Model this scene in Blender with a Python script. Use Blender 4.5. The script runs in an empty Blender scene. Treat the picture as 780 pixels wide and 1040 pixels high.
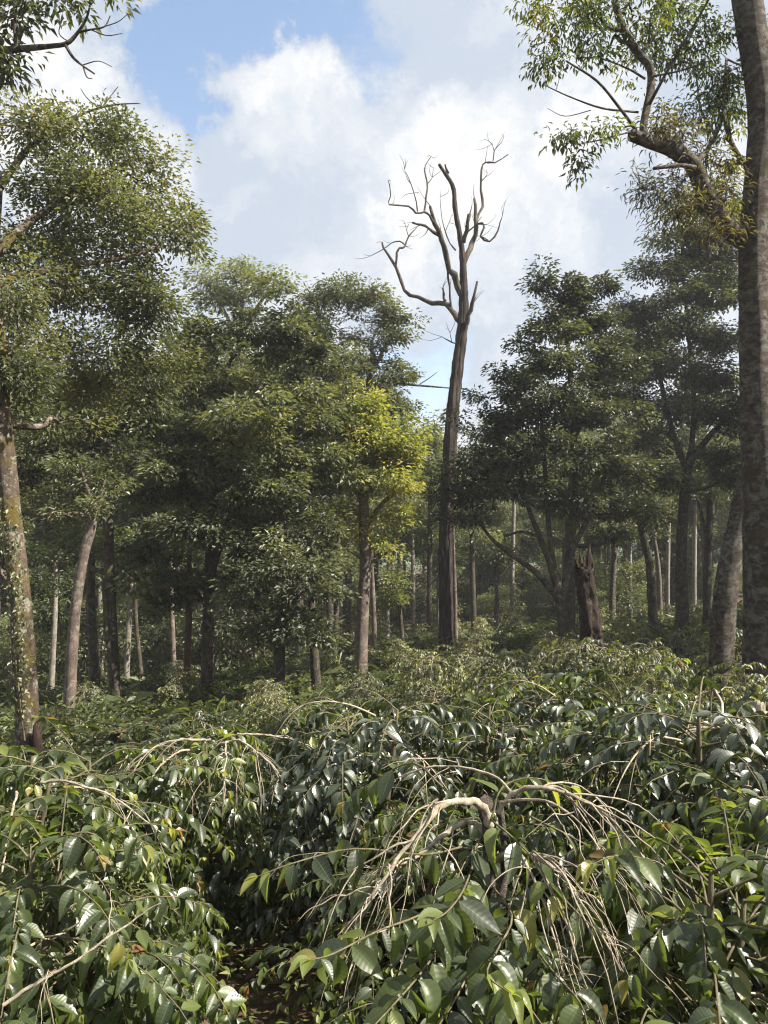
import bpy, math
import numpy as np
PI = math.pi
R = math.radians
rng = np.random.default_rng(7)
sc = bpy.context.scene
COL = sc.collection

# ------------------------------------------------------------------ camera
F = 742.0                     # focal length in photo pixels (780 x 1040)
PITCH = R(3.0)
cam_d = bpy.data.cameras.new('camera')
cam = bpy.data.objects.new('camera', cam_d)
COL.objects.link(cam)
cam_d.sensor_fit = 'VERTICAL'
cam_d.sensor_height = 24.0
cam_d.lens = 24.0 * F / 1040.0
cam_d.clip_start = 0.05
cam_d.clip_end = 3000
cam.location = (0, 0, 0)
cam.rotation_euler = (PI / 2 + PITCH, 0, 0)
sc.camera = cam
CP, SP = math.cos(PITCH), math.sin(PITCH)


def ray(px, py):
    a = (px - 390.0) / F
    b = (520.0 - py) / F
    return np.array([a, CP - b * SP, SP + b * CP])


def at(px, py, Y):
    """the point at distance Y in front that the photo shows at pixel (px, py)"""
    d = ray(px, py)
    return d * (Y / d[1])


def gx(px, Y):
    return (px - 390.0) / F * Y


# ------------------------------------------------------------------ terrain
TC = np.array([
    # x, y, z
    (0, 0, -1.95), (0.4, 2.4, -2.0), (-1.5, 2.6, -2.08), (1.8, 2.6, -1.9), (-4.4, 9, -2.95), (-1.6, 9, -3.05), (-1, 12, -3.4), (0, 9, -2.85), (4.8, 9, -2.15), (3.2, 7.5, -2.1), (2.6, 10, -2.5), (1.2, 9, -2.6), (-2, 5, -2.5), (-4, 7, -2.85), (-.5, 6.5, -2.55), (2.5, 5.5, -2.0), (3.4, 12, -2.75), (0.5, 11.5, -2.85),
    (2.7, 14, -2.62), (0, 14, -3.15), (-5, 16, -3.9), (-6, 25, -5.2), (-14, 25, -5.4), (-0.6, 18, -3.5), (1.9, 22, -3.7), (5, 20, -3.25),
    (10, 24, -2.8), (11, 40, -3.6), (3, 45, -5.4), (-10, 45, -6.6), (-25, 45, -6.8), (25, 30, -2.4), (30, 60, -4.0), (5, 70, -6.8),
    (-20, 80, -8), (-60, 80, -8), (60, 80, -4.5), (0, 120, -8), (-10, -10, -2.1), (10, -10, -1.8), (0, -40, -2), (-12, 8, -3.2), (12, 8, -1.8),
    (60, 20, -2), (-60, 20, -5), (-40, -30, -3), (40, -30, -1.6), (0, 220, -6), (-120, 200, -6), (120, 200, -4), (-200, 0, -5), (200, 0, -2),
], float)


def terr(x, y):
    x = np.asarray(x, float)
    y = np.asarray(y, float)
    r0 = np.sqrt(x * x + (y + 2) ** 2)
    dx = x[..., None] - TC[:, 0]
    dy = y[..., None] - TC[:, 1]
    s = (0.17 * r0 + 1.1)[..., None]
    w = np.exp(-(dx * dx + dy * dy) / (2 * s * s)) + 1e-9 / (1 + dx * dx + dy * dy)
    return (w * TC[:, 2]).sum(-1) / w.sum(-1)


def T1(x, y):
    return float(terr(np.array(x), np.array(y)))


def pn(p, f, seed=0):
    """cheap smooth pseudo-noise in about -1..1"""
    p = np.asarray(p, float) * f
    s = seed * 1.7
    x, y, z = p[..., 0], p[..., 1], p[..., 2]
    return (np.sin(1.1 * x + 1.9 * y + 0.7 * z + s) + np.sin(-1.7 * x + 0.6 * y + 1.5 * z + 2.1 * s + 1.3)
            + np.sin(0.9 * x - 1.4 * y + 1.8 * z + 0.6 * s + 4.0) + 0.6 * np.sin(2.9 * x + 2.3 * y - 2.6 * z + s * 3.1)) / 2.7


def unit(v):
    v = np.asarray(v, float)
    return v / np.maximum(np.linalg.norm(v, axis=-1, keepdims=True), 1e-9)


# ------------------------------------------------------------------ mesh collector
class MB:
    def __init__(self):
        self.V, self.F3, self.F4, self.T, self.U = [], [], [], [], []
        self.n = 0

    def add(self, v, f3=None, f4=None, tone=0.5, uv=None):
        v = np.asarray(v, np.float32).reshape(-1, 3)
        k = len(v)
        self.V.append(v)
        if f3 is not None and len(f3):
            self.F3.append(np.asarray(f3, np.int64) + self.n)
        if f4 is not None and len(f4):
            self.F4.append(np.asarray(f4, np.int64) + self.n)
        t = np.empty(k, np.float32)
        t[:] = tone
        self.T.append(t)
        u = np.zeros((k, 2), np.float32)
        if uv is not None:
            u[:] = uv
        self.U.append(u)
        self.n += k

    def mesh(self, name, mat, origin=None, smooth=True, uv=True):
        V = np.concatenate(self.V) if self.V else np.zeros((0, 3), np.float32)
        if origin is not None:
            V = V - np.asarray(origin, np.float32)
        T = np.concatenate(self.T)
        U = np.concatenate(self.U)
        f3 = np.concatenate(self.F3) if self.F3 else np.zeros((0, 3), np.int64)
        f4 = np.concatenate(self.F4) if self.F4 else np.zeros((0, 4), np.int64)
        li = np.concatenate([f3.ravel(), f4.ravel()]).astype(np.int32)
        ls = np.concatenate([np.arange(len(f3)) * 3, len(f3) * 3 + np.arange(len(f4)) * 4]).astype(np.int32)
        me = bpy.data.meshes.new(name)
        me.vertices.add(len(V))
        me.vertices.foreach_set('co', V.astype(np.float32).ravel())
        me.loops.add(len(li))
        me.loops.foreach_set('vertex_index', li)
        me.polygons.add(len(ls))
        me.polygons.foreach_set('loop_start', ls)
        me.polygons.foreach_set('use_smooth', np.full(len(ls), smooth, bool))
        a = me.attributes.new('tone', 'FLOAT', 'POINT')
        a.data.foreach_set('value', T)
        if uv:
            lay = me.uv_layers.new(name='UVMap')
            lay.data.foreach_set('uv', U[li].astype(np.float32).ravel())
        me.materials.append(mat)
        me.update(calc_edges=True)
        return me

    def build(self, name, mat, parent=None, origin=None, smooth=True, uv=True):
        if origin is None and parent is not None:
            origin = parent.location
        o = bpy.data.objects.new(name, self.mesh(name, mat, origin, smooth, uv))
        COL.objects.link(o)
        if parent is not None:
            o.parent = parent
        elif origin is not None:
            o.location = origin
        return o


def tag(o, label=None, cat=None, group=None, kind=None):
    for k, v in (('label', label), ('category', cat), ('group', group), ('kind', kind)):
        if v:
            o[k] = v
    return o


def empty(name, loc):
    o = bpy.data.objects.new(name, None)
    o.empty_display_size = 0.2
    o.location = tuple(float(c) for c in loc)
    COL.objects.link(o)
    return o


def copy_tree(o, parent=None):
    c = o.copy()
    COL.objects.link(c)
    c.parent = parent
    for ch in list(o.children):
        copy_tree(ch, c)
    return c


# ------------------------------------------------------------------ tubes
def smooth_path(P, Rr, sub):
    P = np.asarray(P, float)
    Rr = np.asarray(Rr, float)
    n = len(P)
    if n < 3 or sub <= 1:
        if sub <= 1 or n < 2:
            return P, Rr
    Q = np.vstack([2 * P[0] - P[1], P, 2 * P[-1] - P[-2]])
    out, ro = [], []
    for i in range(n - 1):
        p0, p1, p2, p3 = Q[i], Q[i + 1], Q[i + 2], Q[i + 3]
        t = np.arange(sub)[:, None] / sub
        out.append(0.5 * (2 * p1 + (p2 - p0) * t + (2 * p0 - 5 * p1 + 4 * p2 - p3) * t ** 2 + (3 * p1 - p0 - 3 * p2 + p3) * t ** 3))
        ro.append(Rr[i] + (Rr[i + 1] - Rr[i]) * t[:, 0])
    out.append(P[-1:])
    ro.append(Rr[-1:])
    return np.vstack(out), np.concatenate(ro)


def tube(mb, P, Rr, ns=6, sub=3, lump=0.0, seed=0, tone=0.5, flute=0.0, jag=0.0, lf=5.0, kink=0.0, lobes=5):
    P, Rr = smooth_path(P, Rr, sub)
    n = len(P)
    if kink:
        rk = np.random.default_rng(seed + 17)
        P = P + rk.normal(0, 1, P.shape) * (kink * Rr)[:, None]
        Rr = Rr * rk.uniform(.86, 1.16, n)
    tg = np.gradient(P, axis=0)
    tg = unit(tg)
    ref = np.array([1.0, 0, 0]) if abs(tg[0][0]) < 0.8 else np.array([0, 1.0, 0])
    a = unit(np.cross(tg[0], ref))
    A = np.empty((n, 3))
    for i in range(n):
        a = a - tg[i] * a.dot(tg[i])
        a = a / (np.linalg.norm(a) + 1e-9)
        A[i] = a
    B = np.cross(tg, A)
    th = np.arange(ns) / ns * 2 * PI
    c, s = np.cos(th), np.sin(th)
    dirs = A[:, None, :] * c[None, :, None] + B[:, None, :] * s[None, :, None]
    rr = np.repeat(Rr[:, None], ns, 1)
    if lump or flute:
        q = P[:, None, :] + dirs * rr[..., None]
        m = 1.0 + lump * pn(q, lf, seed) + 0.6 * lump * pn(q, lf * 2.6, seed + 3)
        if flute:
            hfac = np.linspace(1, 0.35, n)[:, None]
            m = m + flute * hfac * (np.sin(th * lobes + seed + 0.8 * P[:, 2:3]) + .5 * np.sin(th * (lobes * 2 + 1) + 2.3 * P[:, 2:3]))
        rr = rr * m
    V = P[:, None, :] + dirs * rr[..., None]
    if jag:
        r2 = np.random.default_rng(seed + 91)
        V[-1, :, 2] += r2.uniform(-jag, jag, ns)
        V[-2, :, 2] -= jag * 0.5
    V = V.reshape(-1, 3)
    i = np.arange(n - 1)[:, None] * ns
    j = np.arange(ns)[None, :]
    k = (j + 1) % ns
    f4 = np.stack([i + j, i + k, i + ns + k, i + ns + j], -1).reshape(-1, 4)
    tip = P[-1] + tg[-1] * Rr[-1] * (0.7 if not jag else -1.2)
    V = np.vstack([V, tip])
    m_ = (n - 1) * ns
    f3 = np.stack([m_ + np.arange(ns), m_ + (np.arange(ns) + 1) % ns, np.full(ns, n * ns)], -1)
    sl = np.concatenate([[0], np.cumsum(np.linalg.norm(np.diff(P, axis=0), axis=1))])
    uv = np.stack([np.tile(np.arange(ns) / ns, n), np.repeat(sl, ns)], -1)
    uv = np.vstack([uv, [0.5, sl[-1]]])
    mb.add(V, f3, f4, tone, uv)


# ------------------------------------------------------------------ leaves
def template(nu, nv, fold, curl, kind='oval', wave=0.0):
    u = np.linspace(0, 1, nu + 1)
    v = np.linspace(-1, 1, nv + 1)
    if kind == 'coffee':
        w = np.sin(PI * u ** 0.85) ** 0.85 * (1 - 0.35 * u ** 3)
    elif kind == 'lance':
        w = np.sin(PI * u ** 0.75) ** 1.1
    else:
        w = np.sin(PI * u ** 0.9) ** 0.75
    w = np.maximum(w, 0.03)
    U_, V_ = np.meshgrid(u, v, indexing='ij')
    W_ = np.repeat(w[:, None], nv + 1, 1)
    z = fold * np.abs(V_) * W_ * 0.2 - curl * U_ ** 2
    if wave:
        z = z + wave * np.sin(U_ * 2 * PI * 3.3 + np.sign(V_) * 0.7) * np.abs(V_) * W_
    x = U_ - 0.35 * curl * curl * U_ ** 3
    Tm = np.stack([x, V_ * W_ * 0.5, z], -1).reshape(-1, 3)
    i = np.arange(nu)[:, None] * (nv + 1)
    j = np.arange(nv)[None, :]
    f4 = np.stack([i + j, i + nv + 1 + j, i + nv + 2 + j, i + j + 1], -1).reshape(-1, 4)
    uv = np.stack([U_, V_ * 0.5 + 0.5], -1).reshape(-1, 2)
    return Tm, None, f4, uv


def rhomb(fold=0.5, curl=0.15, mid=0.42):
    Tm = np.array([(0, 0, 0), (mid, -0.5, fold * 0.2), (1, 0, -curl), (mid, 0.5, fold * 0.2)], float)
    f3 = np.array([(0, 1, 2), (0, 2, 3)])
    uv = np.array([(0, .5), (mid, 0), (1, .5), (mid, 1)], float)
    return Tm, f3, None, uv


def put_leaves(mb, tmpl, P, D, N, L, W, tone):
    Tm, f3, f4, uv = tmpl
    P = np.asarray(P, float)
    n = len(P)
    if n == 0:
        return
    D = unit(D)
    S = unit(np.cross(N, D))
    N = np.cross(D, S)
    L = np.broadcast_to(np.asarray(L, float), (n,))
    W = np.broadcast_to(np.asarray(W, float), (n,))
    k = len(Tm)
    V = (P[:, None, :] + D[:, None, :] * (Tm[None, :, 0:1] * L[:, None, None])
         + S[:, None, :] * (Tm[None, :, 1:2] * W[:, None, None])
         + N[:, None, :] * (Tm[None, :, 2:3] * L[:, None, None]))
    off = (np.arange(n) * k)[:, None, None]
    a3 = (f3[None] + off).reshape(-1, 3) if f3 is not None else None
    a4 = (f4[None] + off).reshape(-1, 4) if f4 is not None else None
    t = np.repeat(np.broadcast_to(np.asarray(tone, float), (n,)), k)
    mb.add(V.reshape(-1, 3), a3, a4, t, np.tile(uv, (n, 1)))


RH = [rhomb(0.5, 0.12), rhomb(0.9, 0.3), rhomb(0.25, 0.05)]
COF_HI = [template(7, 4, 0.55, 0.25, 'coffee', 0.005), template(7, 4, 0.8, 0.5, 'coffee', 0.007), template(7, 4, 0.35, 0.1, 'coffee', 0.006), template(7, 4, 1.3, 0.85, 'coffee', 0.010)]
COF_MD = [template(3, 2, 0.6, 0.25, 'coffee'), template(3, 2, 0.8, 0.45, 'coffee')]
LAN_MD = [template(3, 2, 0.6, 0.25, 'lance'), template(3, 2, 0.8, 0.5, 'lance')]


def leaves_mixed(mb, tmpls, P, D, N, L, W, tone, rg):
    P = np.asarray(P)
    c = rg.integers(0, len(tmpls), len(P))
    L = np.broadcast_to(L, (len(P),))
    W = np.broadcast_to(W, (len(P),))
    tone = np.broadcast_to(tone, (len(P),))
    for i, t in enumerate(tmpls):
        m = c == i
        put_leaves(mb, t, P[m], D[m], N[m], L[m], W[m], tone[m])


# ------------------------------------------------------------------ materials
def new_mat(name):
    m = bpy.data.materials.new(name)
    m.use_nodes = True
    nt = m.node_tree
    for n in list(nt.nodes):
        nt.nodes.remove(n)
    out = nt.nodes.new('ShaderNodeOutputMaterial')
    return m, nt, out


def nd(nt, t, **kw):
    n = nt.nodes.new(t)
    for k, v in kw.items():
        if k.startswith('in_'):
            n.inputs[k[3:].replace('_', ' ')].default_value = v
        else:
            setattr(n, k, v)
    return n


def math_n(nt, op, a, b=None, c=None, clamp=False):
    n = nt.nodes.new('ShaderNodeMath')
    n.operation = op
    n.use_clamp = clamp
    for i, v in enumerate((a, b, c)):
        if v is None:
            continue
        if isinstance(v, (int, float)):
            n.inputs[i].default_value = v
        else:
            nt.links.new(v, n.inputs[i])
    return n.outputs[0]


def ramp(nt, fac, stops, interp='LINEAR'):
    n = nt.nodes.new('ShaderNodeValToRGB')
    n.color_ramp.interpolation = interp
    el = n.color_ramp.elements
    while len(el) > 1:
        el.remove(el[-1])
    el[0].position = stops[0][0]
    el[0].color = (*stops[0][1], 1)
    for p, c in stops[1:]:
        e = el.new(p)
        e.color = (*c, 1)
    if fac is not None:
        nt.links.new(fac, n.inputs[0])
    return n.outputs[0]


def mix_c(nt, fac, a, b, mode='MIX'):
    n = nt.nodes.new('ShaderNodeMix')
    n.data_type = 'RGBA'
    n.blend_type = mode
    for sock, v in ((n.inputs[0], fac), (n.inputs[6], a), (n.inputs[7], b)):
        if isinstance(v, (int, float)):
            sock.default_value = v
        elif isinstance(v, tuple):
            sock.default_value = (*v, 1)
        else:
            nt.links.new(v, sock)
    return n.outputs[2]


def leaf_mat(name, stops, trans=0.3, trans_gain=1.6, rough=0.42, spec=0.5, under=1.25, veins=False, vary=0.0):
    m, nt, out = new_mat(name)
    L = nt.links.new
    at_ = nd(nt, 'ShaderNodeAttribute', attribute_name='tone')
    tfac = at_.outputs['Fac']
    if vary:
        oi = nd(nt, 'ShaderNodeObjectInfo')
        tfac = math_n(nt, 'ADD', tfac, math_n(nt, 'MULTIPLY', math_n(nt, 'SUBTRACT', oi.outputs['Random'], 0.5), vary))
    col = ramp(nt, tfac, stops)
    pb = nd(nt, 'ShaderNodeBsdfPrincipled')
    if veins:
        uv = nd(nt, 'ShaderNodeUVMap')
        sep = nd(nt, 'ShaderNodeSeparateXYZ')
        L(uv.outputs[0], sep.inputs[0])
        av = math_n(nt, 'ABSOLUTE', math_n(nt, 'SUBTRACT', sep.outputs[1], 0.5))
        ph = math_n(nt, 'MULTIPLY_ADD', av, -11.0, math_n(nt, 'MULTIPLY', sep.outputs[0], 58.0))
        sn = math_n(nt, 'SINE', ph)
        vein = math_n(nt, 'POWER', math_n(nt, 'MULTIPLY_ADD', sn, 0.5, 0.5), 6.0)
        rib = math_n(nt, 'LESS_THAN', av, 0.022)
        both = math_n(nt, 'MAXIMUM', math_n(nt, 'MULTIPLY', vein, 0.14), math_n(nt, 'MULTIPLY', rib, 0.6))
        col = mix_c(nt, both, col, (0.13, 0.19, 0.06))
        h = math_n(nt, 'SUBTRACT', math_n(nt, 'MULTIPLY', sn, -0.5), math_n(nt, 'MULTIPLY', rib, 0.8))
        bm = nd(nt, 'ShaderNodeBump', in_Strength=0.08, in_Distance=0.003)
        L(h, bm.inputs['Height'])
        L(bm.outputs[0], pb.inputs['Normal'])
        tc = nd(nt, 'ShaderNodeTexCoord')
        no = nd(nt, 'ShaderNodeTexNoise', in_Scale=16.0, in_Detail=3.0)
        L(tc.outputs['Object'], no.inputs['Vector'])
        rgh = nd(nt, 'ShaderNodeMapRange')
        rgh.inputs[1].default_value, rgh.inputs[2].default_value = 0.35, 0.65
        rgh.inputs[3].default_value, rgh.inputs[4].default_value = rough - 0.08, rough + 0.16
        L(no.outputs[0], rgh.inputs[0])
        L(rgh.outputs[0], pb.inputs['Roughness'])
        col = mix_c(nt, math_n(nt, 'MULTIPLY', no.outputs[0], 0.25), col, (0.075, 0.085, 0.05))
        ns_ = nd(nt, 'ShaderNodeTexNoise', in_Scale=55.0, in_Detail=3.0, in_Roughness=0.6)
        L(tc.outputs['Object'], ns_.inputs['Vector'])
        sp_ = nd(nt, 'ShaderNodeMapRange')
        sp_.inputs[1].default_value, sp_.inputs[2].default_value = 0.66, 0.72
        sp_.inputs[3].default_value, sp_.inputs[4].default_value = 0.0, 0.75
        L(ns_.outputs[0], sp_.inputs[0])
        col = mix_c(nt, sp_.outputs[0], col, (0.11, 0.065, 0.025))
    else:
        pb.inputs['Roughness'].default_value = rough
    geo = nd(nt, 'ShaderNodeNewGeometry')
    und = mix_c(nt, 1.0, col, (under, under * 1.0, under * 1.1), 'MULTIPLY')
    c2 = mix_c(nt, geo.outputs['Backfacing'], col, und)
    L(c2, pb.inputs['Base Color'])
    pb.inputs['Specular IOR Level'].default_value = spec
    tr = nd(nt, 'ShaderNodeBsdfTranslucent')
    tcol = mix_c(nt, 1.0, col, (trans_gain * 1.3, trans_gain * 1.3, trans_gain * 0.5), 'MULTIPLY')
    L(tcol, tr.inputs['Color'])
    mx = nd(nt, 'ShaderNodeMixShader')
    mx.inputs[0].default_value = trans
    L(pb.outputs[0], mx.inputs[1])
    L(tr.outputs[0], mx.inputs[2])
    L(mx.outputs[0], out.inputs[0])
    return m


def bark_mat(name, stops, scale=6.0, stretch=0.25, bump=0.6, moss=None, moss_amt=0.5, dist=0.02, lichen=0.0, tone_mix=None):
    m, nt, out = new_mat(name)
    L = nt.links.new
    tc = nd(nt, 'ShaderNodeTexCoord')
    mp = nd(nt, 'ShaderNodeMapping')
    mp.inputs['Scale'].default_value = (1, 1, stretch)
    L(tc.outputs['Object'], mp.inputs[0])
    n1 = nd(nt, 'ShaderNodeTexNoise', in_Scale=scale, in_Detail=8.0, in_Roughness=0.65, in_Distortion=0.4)
    L(mp.outputs[0], n1.inputs['Vector'])
    nf = nd(nt, 'ShaderNodeTexNoise', in_Scale=scale * 3.1, in_Detail=6.0, in_Roughness=0.7, in_Distortion=1.2)
    L(mp.outputs[0], nf.inputs['Vector'])
    crack = math_n(nt, 'ABSOLUTE', math_n(nt, 'SUBTRACT', nf.outputs[0], 0.5))
    crack = math_n(nt, 'MULTIPLY', crack, 6.0, clamp=True)
    f = math_n(nt, 'MULTIPLY_ADD', n1.outputs[0], 0.85, math_n(nt, 'MULTIPLY', crack, 0.15))
    if tone_mix:
        at_ = nd(nt, 'ShaderNodeAttribute', attribute_name='tone')
    col = ramp(nt, f, stops)
    if tone_mix:
        tf = math_n(nt, 'MULTIPLY_ADD', at_.outputs['Fac'], 2.0, -1.0, clamp=True)
        col = mix_c(nt, tf, col, ramp(nt, f, tone_mix))
    n2 = nd(nt, 'ShaderNodeTexNoise', in_Scale=2.3, in_Detail=5.0, in_Roughness=0.6)
    L(tc.outputs['Object'], n2.inputs['Vector'])
    if lichen:
        n3 = nd(nt, 'ShaderNodeTexNoise', in_Scale=7.0, in_Detail=7.0, in_Roughness=0.75, in_Distortion=.6)
        L(tc.outputs['Object'], n3.inputs['Vector'])
        lf = nd(nt, 'ShaderNodeMapRange')
        lf.inputs[1].default_value, lf.inputs[2].default_value = 0.53, 0.59
        lf.inputs[3].default_value, lf.inputs[4].default_value = 0, lichen
        L(n3.outputs[0], lf.inputs[0])
        col = mix_c(nt, lf.outputs[0], col, (0.33, 0.33, 0.27))
    if moss:
        mf = nd(nt, 'ShaderNodeMapRange')
        mf.inputs[1].default_value, mf.inputs[2].default_value = 0.62 - 0.3 * moss_amt, 0.72 - 0.3 * moss_amt
        L(n2.outputs[0], mf.inputs[0])
        n4 = nd(nt, 'ShaderNodeTexNoise', in_Scale=40.0, in_Detail=3.0)
        L(tc.outputs['Object'], n4.inputs['Vector'])
        mc = mix_c(nt, n4.outputs[0], tuple(c * 0.45 for c in moss), tuple(c * 1.5 for c in moss))
        col = mix_c(nt, mf.outputs[0], col, mc)
    pb = nd(nt, 'ShaderNodeBsdfPrincipled', in_Roughness=0.9)
    pb.inputs['Specular IOR Level'].default_value = 0.2
    L(col, pb.inputs['Base Color'])
    h = math_n(nt, 'MULTIPLY_ADD', crack, 0.6, n1.outputs[0])
    bm = nd(nt, 'ShaderNodeBump', in_Strength=bump, in_Distance=dist)
    L(h, bm.inputs['Height'])
    L(bm.outputs[0], pb.inputs['Normal'])
    L(pb.outputs[0], out.inputs[0])
    return m


COFFEE = leaf_mat('coffee_leaf', [(0, (0.011, 0.015, 0.007)), (0.35, (0.028, 0.042, 0.014)), (0.62, (0.070, 0.094, 0.024)),
                                  (0.86, (0.155, 0.18, 0.036)), (0.975, (0.27, 0.23, 0.06)), (1.0, (0.18, 0.09, 0.03))],
                  trans=0.42, trans_gain=2.0, rough=0.38, spec=0.8, veins=True, vary=0.30)
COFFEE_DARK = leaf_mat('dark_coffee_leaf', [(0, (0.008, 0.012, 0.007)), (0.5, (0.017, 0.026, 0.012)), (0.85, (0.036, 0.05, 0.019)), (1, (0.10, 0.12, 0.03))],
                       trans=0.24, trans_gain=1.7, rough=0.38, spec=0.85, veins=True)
COFFEE_FAR = leaf_mat('coffee_leaf_plain', [(0, (0.016, 0.020, 0.010)), (0.35, (0.062, 0.074, 0.028)), (0.62, (0.145, 0.158, 0.055)),
                                            (0.85, (0.25, 0.24, 0.08)), (1.0, (0.32, 0.26, 0.12))],
                      trans=0.36, trans_gain=1.8, rough=0.46, spec=0.7, vary=0.32)
DARK = leaf_mat('dark_leaf', [(0, (0.026, 0.031, 0.019)), (0.5, (0.074, 0.085, 0.045)), (0.85, (0.155, 0.168, 0.085)), (1, (0.20, 0.20, 0.085))],
                trans=0.32, trans_gain=1.45, rough=0.5, spec=0.6, vary=0.2)
OLIVE = leaf_mat('olive_leaf', [(0, (0.036, 0.044, 0.023)), (0.5, (0.088, 0.100, 0.050)), (0.85, (0.155, 0.162, 0.082)), (1, (0.21, 0.17, 0.09))],
                 trans=0.36, trans_gain=1.4, rough=0.48, spec=0.55, vary=0.15)
YELLOW = leaf_mat('yellow_leaf', [(0, (0.05, 0.062, 0.024)), (0.35, (0.11, 0.13, 0.042)), (0.65, (0.19, 0.20, 0.055)), (0.9, (0.265, 0.27, 0.08)), (1, (0.27, 0.24, 0.08))],
                  trans=0.38, trans_gain=1.5, rough=0.5)
PALE = leaf_mat('pale_leaf', [(0, (0.065, 0.075, 0.042)), (0.5, (0.125, 0.14, 0.072)), (1, (0.19, 0.20, 0.10))], trans=0.36, rough=0.5, vary=0.2)
FRESH = leaf_mat('fresh_leaf', [(0, (0.020, 0.028, 0.011)), (0.5, (0.055, 0.074, 0.022)), (0.8, (0.13, 0.155, 0.035)), (1, (0.27, 0.24, 0.05))],
                 trans=0.36, trans_gain=1.35, rough=0.5, vary=0.2)
EPI = leaf_mat('epiphyte_leaf', [(0, (0.065, 0.05, 0.032)), (0.5, (0.12, 0.10, 0.055)), (0.8, (0.18, 0.16, 0.06)), (1, (0.24, 0.24, 0.06))], trans=0.36, trans_gain=1.1, rough=0.65)
WEED = leaf_mat('weed_leaf', [(0, (0.022, 0.03, 0.012)), (0.5, (0.055, 0.07, 0.024)), (1, (0.15, 0.165, 0.05))], trans=0.32, rough=0.5)
LITTER = leaf_mat('litter_leaf', [(0, (0.06, 0.035, 0.018)), (0.5, (0.13, 0.08, 0.045)), (1, (0.28, 0.19, 0.12))], trans=0.08, rough=0.75, spec=0.25)
CREEP = leaf_mat('creeper_leaf', [(0, (0.06, 0.08, 0.03)), (0.6, (0.14, 0.15, 0.06)), (1, (0.30, 0.29, 0.20))], trans=0.25, rough=0.55)

MOSSBARK = bark_mat('mossy_bark', [(0.3, (0.04, 0.028, 0.02)), (0.5, (0.105, 0.076, 0.056)), (0.7, (0.22, 0.17, 0.13))], 9, 0.8, 0.8,
                    moss=(0.115, 0.085, 0.02), moss_amt=0.36, lichen=0.75)
PALEBARK = bark_mat('pale_bark', [(0.3, (0.05, 0.037, 0.03)), (0.5, (0.12, 0.09, 0.074)), (0.7, (0.24, 0.19, 0.16))], 7, 0.5, 0.5, lichen=0.4)
DARKBARK = bark_mat('dark_bark', [(0.3, (0.022, 0.018, 0.014)), (0.5, (0.055, 0.044, 0.034)), (0.7, (0.12, 0.097, 0.075))], 8, 0.3, 0.7, lichen=0.25,
                    moss=(0.07, 0.075, 0.025), moss_amt=0.25)
ASHBARK = bark_mat('ash_bark', [(0.3, (0.09, 0.075, 0.06)), (0.5, (0.22, 0.195, 0.165)), (0.7, (0.36, 0.33, 0.29))], 9, 0.6, 0.6, lichen=0.5)
REDBARK = bark_mat('red_bark', [(0.3, (0.045, 0.027, 0.02)), (0.5, (0.105, 0.065, 0.048)), (0.7, (0.19, 0.13, 0.10))], 8, 0.3, 0.6)
GREYBARK = bark_mat('grey_bark', [(0.36, (0.055, 0.043, 0.035)), (0.5, (0.165, 0.132, 0.108)), (0.63, (0.36, 0.31, 0.26))], 11, 1.6, 1.0, dist=0.09,
                    lichen=0.8, moss=(0.10, 0.085, 0.03), moss_amt=0.2)
DEADBARK = bark_mat('dead_bark', [(0.32, (0.022, 0.017, 0.014)), (0.5, (0.085, 0.066, 0.056)), (0.68, (0.25, 0.205, 0.18))], 15, 0.09, 1.0, dist=0.06)
DEADWOOD = bark_mat('dead_branch_wood', [(0.3, (0.035, 0.028, 0.022)), (0.5, (0.085, 0.07, 0.055)), (0.7, (0.19, 0.165, 0.13))], 8, 0.3, 0.6)
STUMPW = bark_mat('rotten_wood', [(0.32, (0.02, 0.013, 0.010)), (0.5, (0.066, 0.044, 0.034)), (0.68, (0.19, 0.14, 0.11))], 12, 0.16, 1.0, dist=0.05,
                  moss=(0.10, 0.09, 0.03), moss_amt=0.1)
TWIG = bark_mat('tan_twig', [(0.3, (0.13, 0.105, 0.075)), (0.5, (0.33, 0.28, 0.21)), (0.7, (0.54, 0.48, 0.39))], 30, 0.5, 0.7, dist=0.004)
TWIGG = bark_mat('green_twig', [(0.3, (0.05, 0.042, 0.026)), (0.5, (0.11, 0.095, 0.055)), (0.7, (0.21, 0.18, 0.115))], 20, 0.4, 0.4, dist=0.004, tone_mix=[(0.3, (0.17, 0.135, 0.09)), (0.5, (0.38, 0.32, 0.235)), (0.7, (0.54, 0.48, 0.38))])


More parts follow.
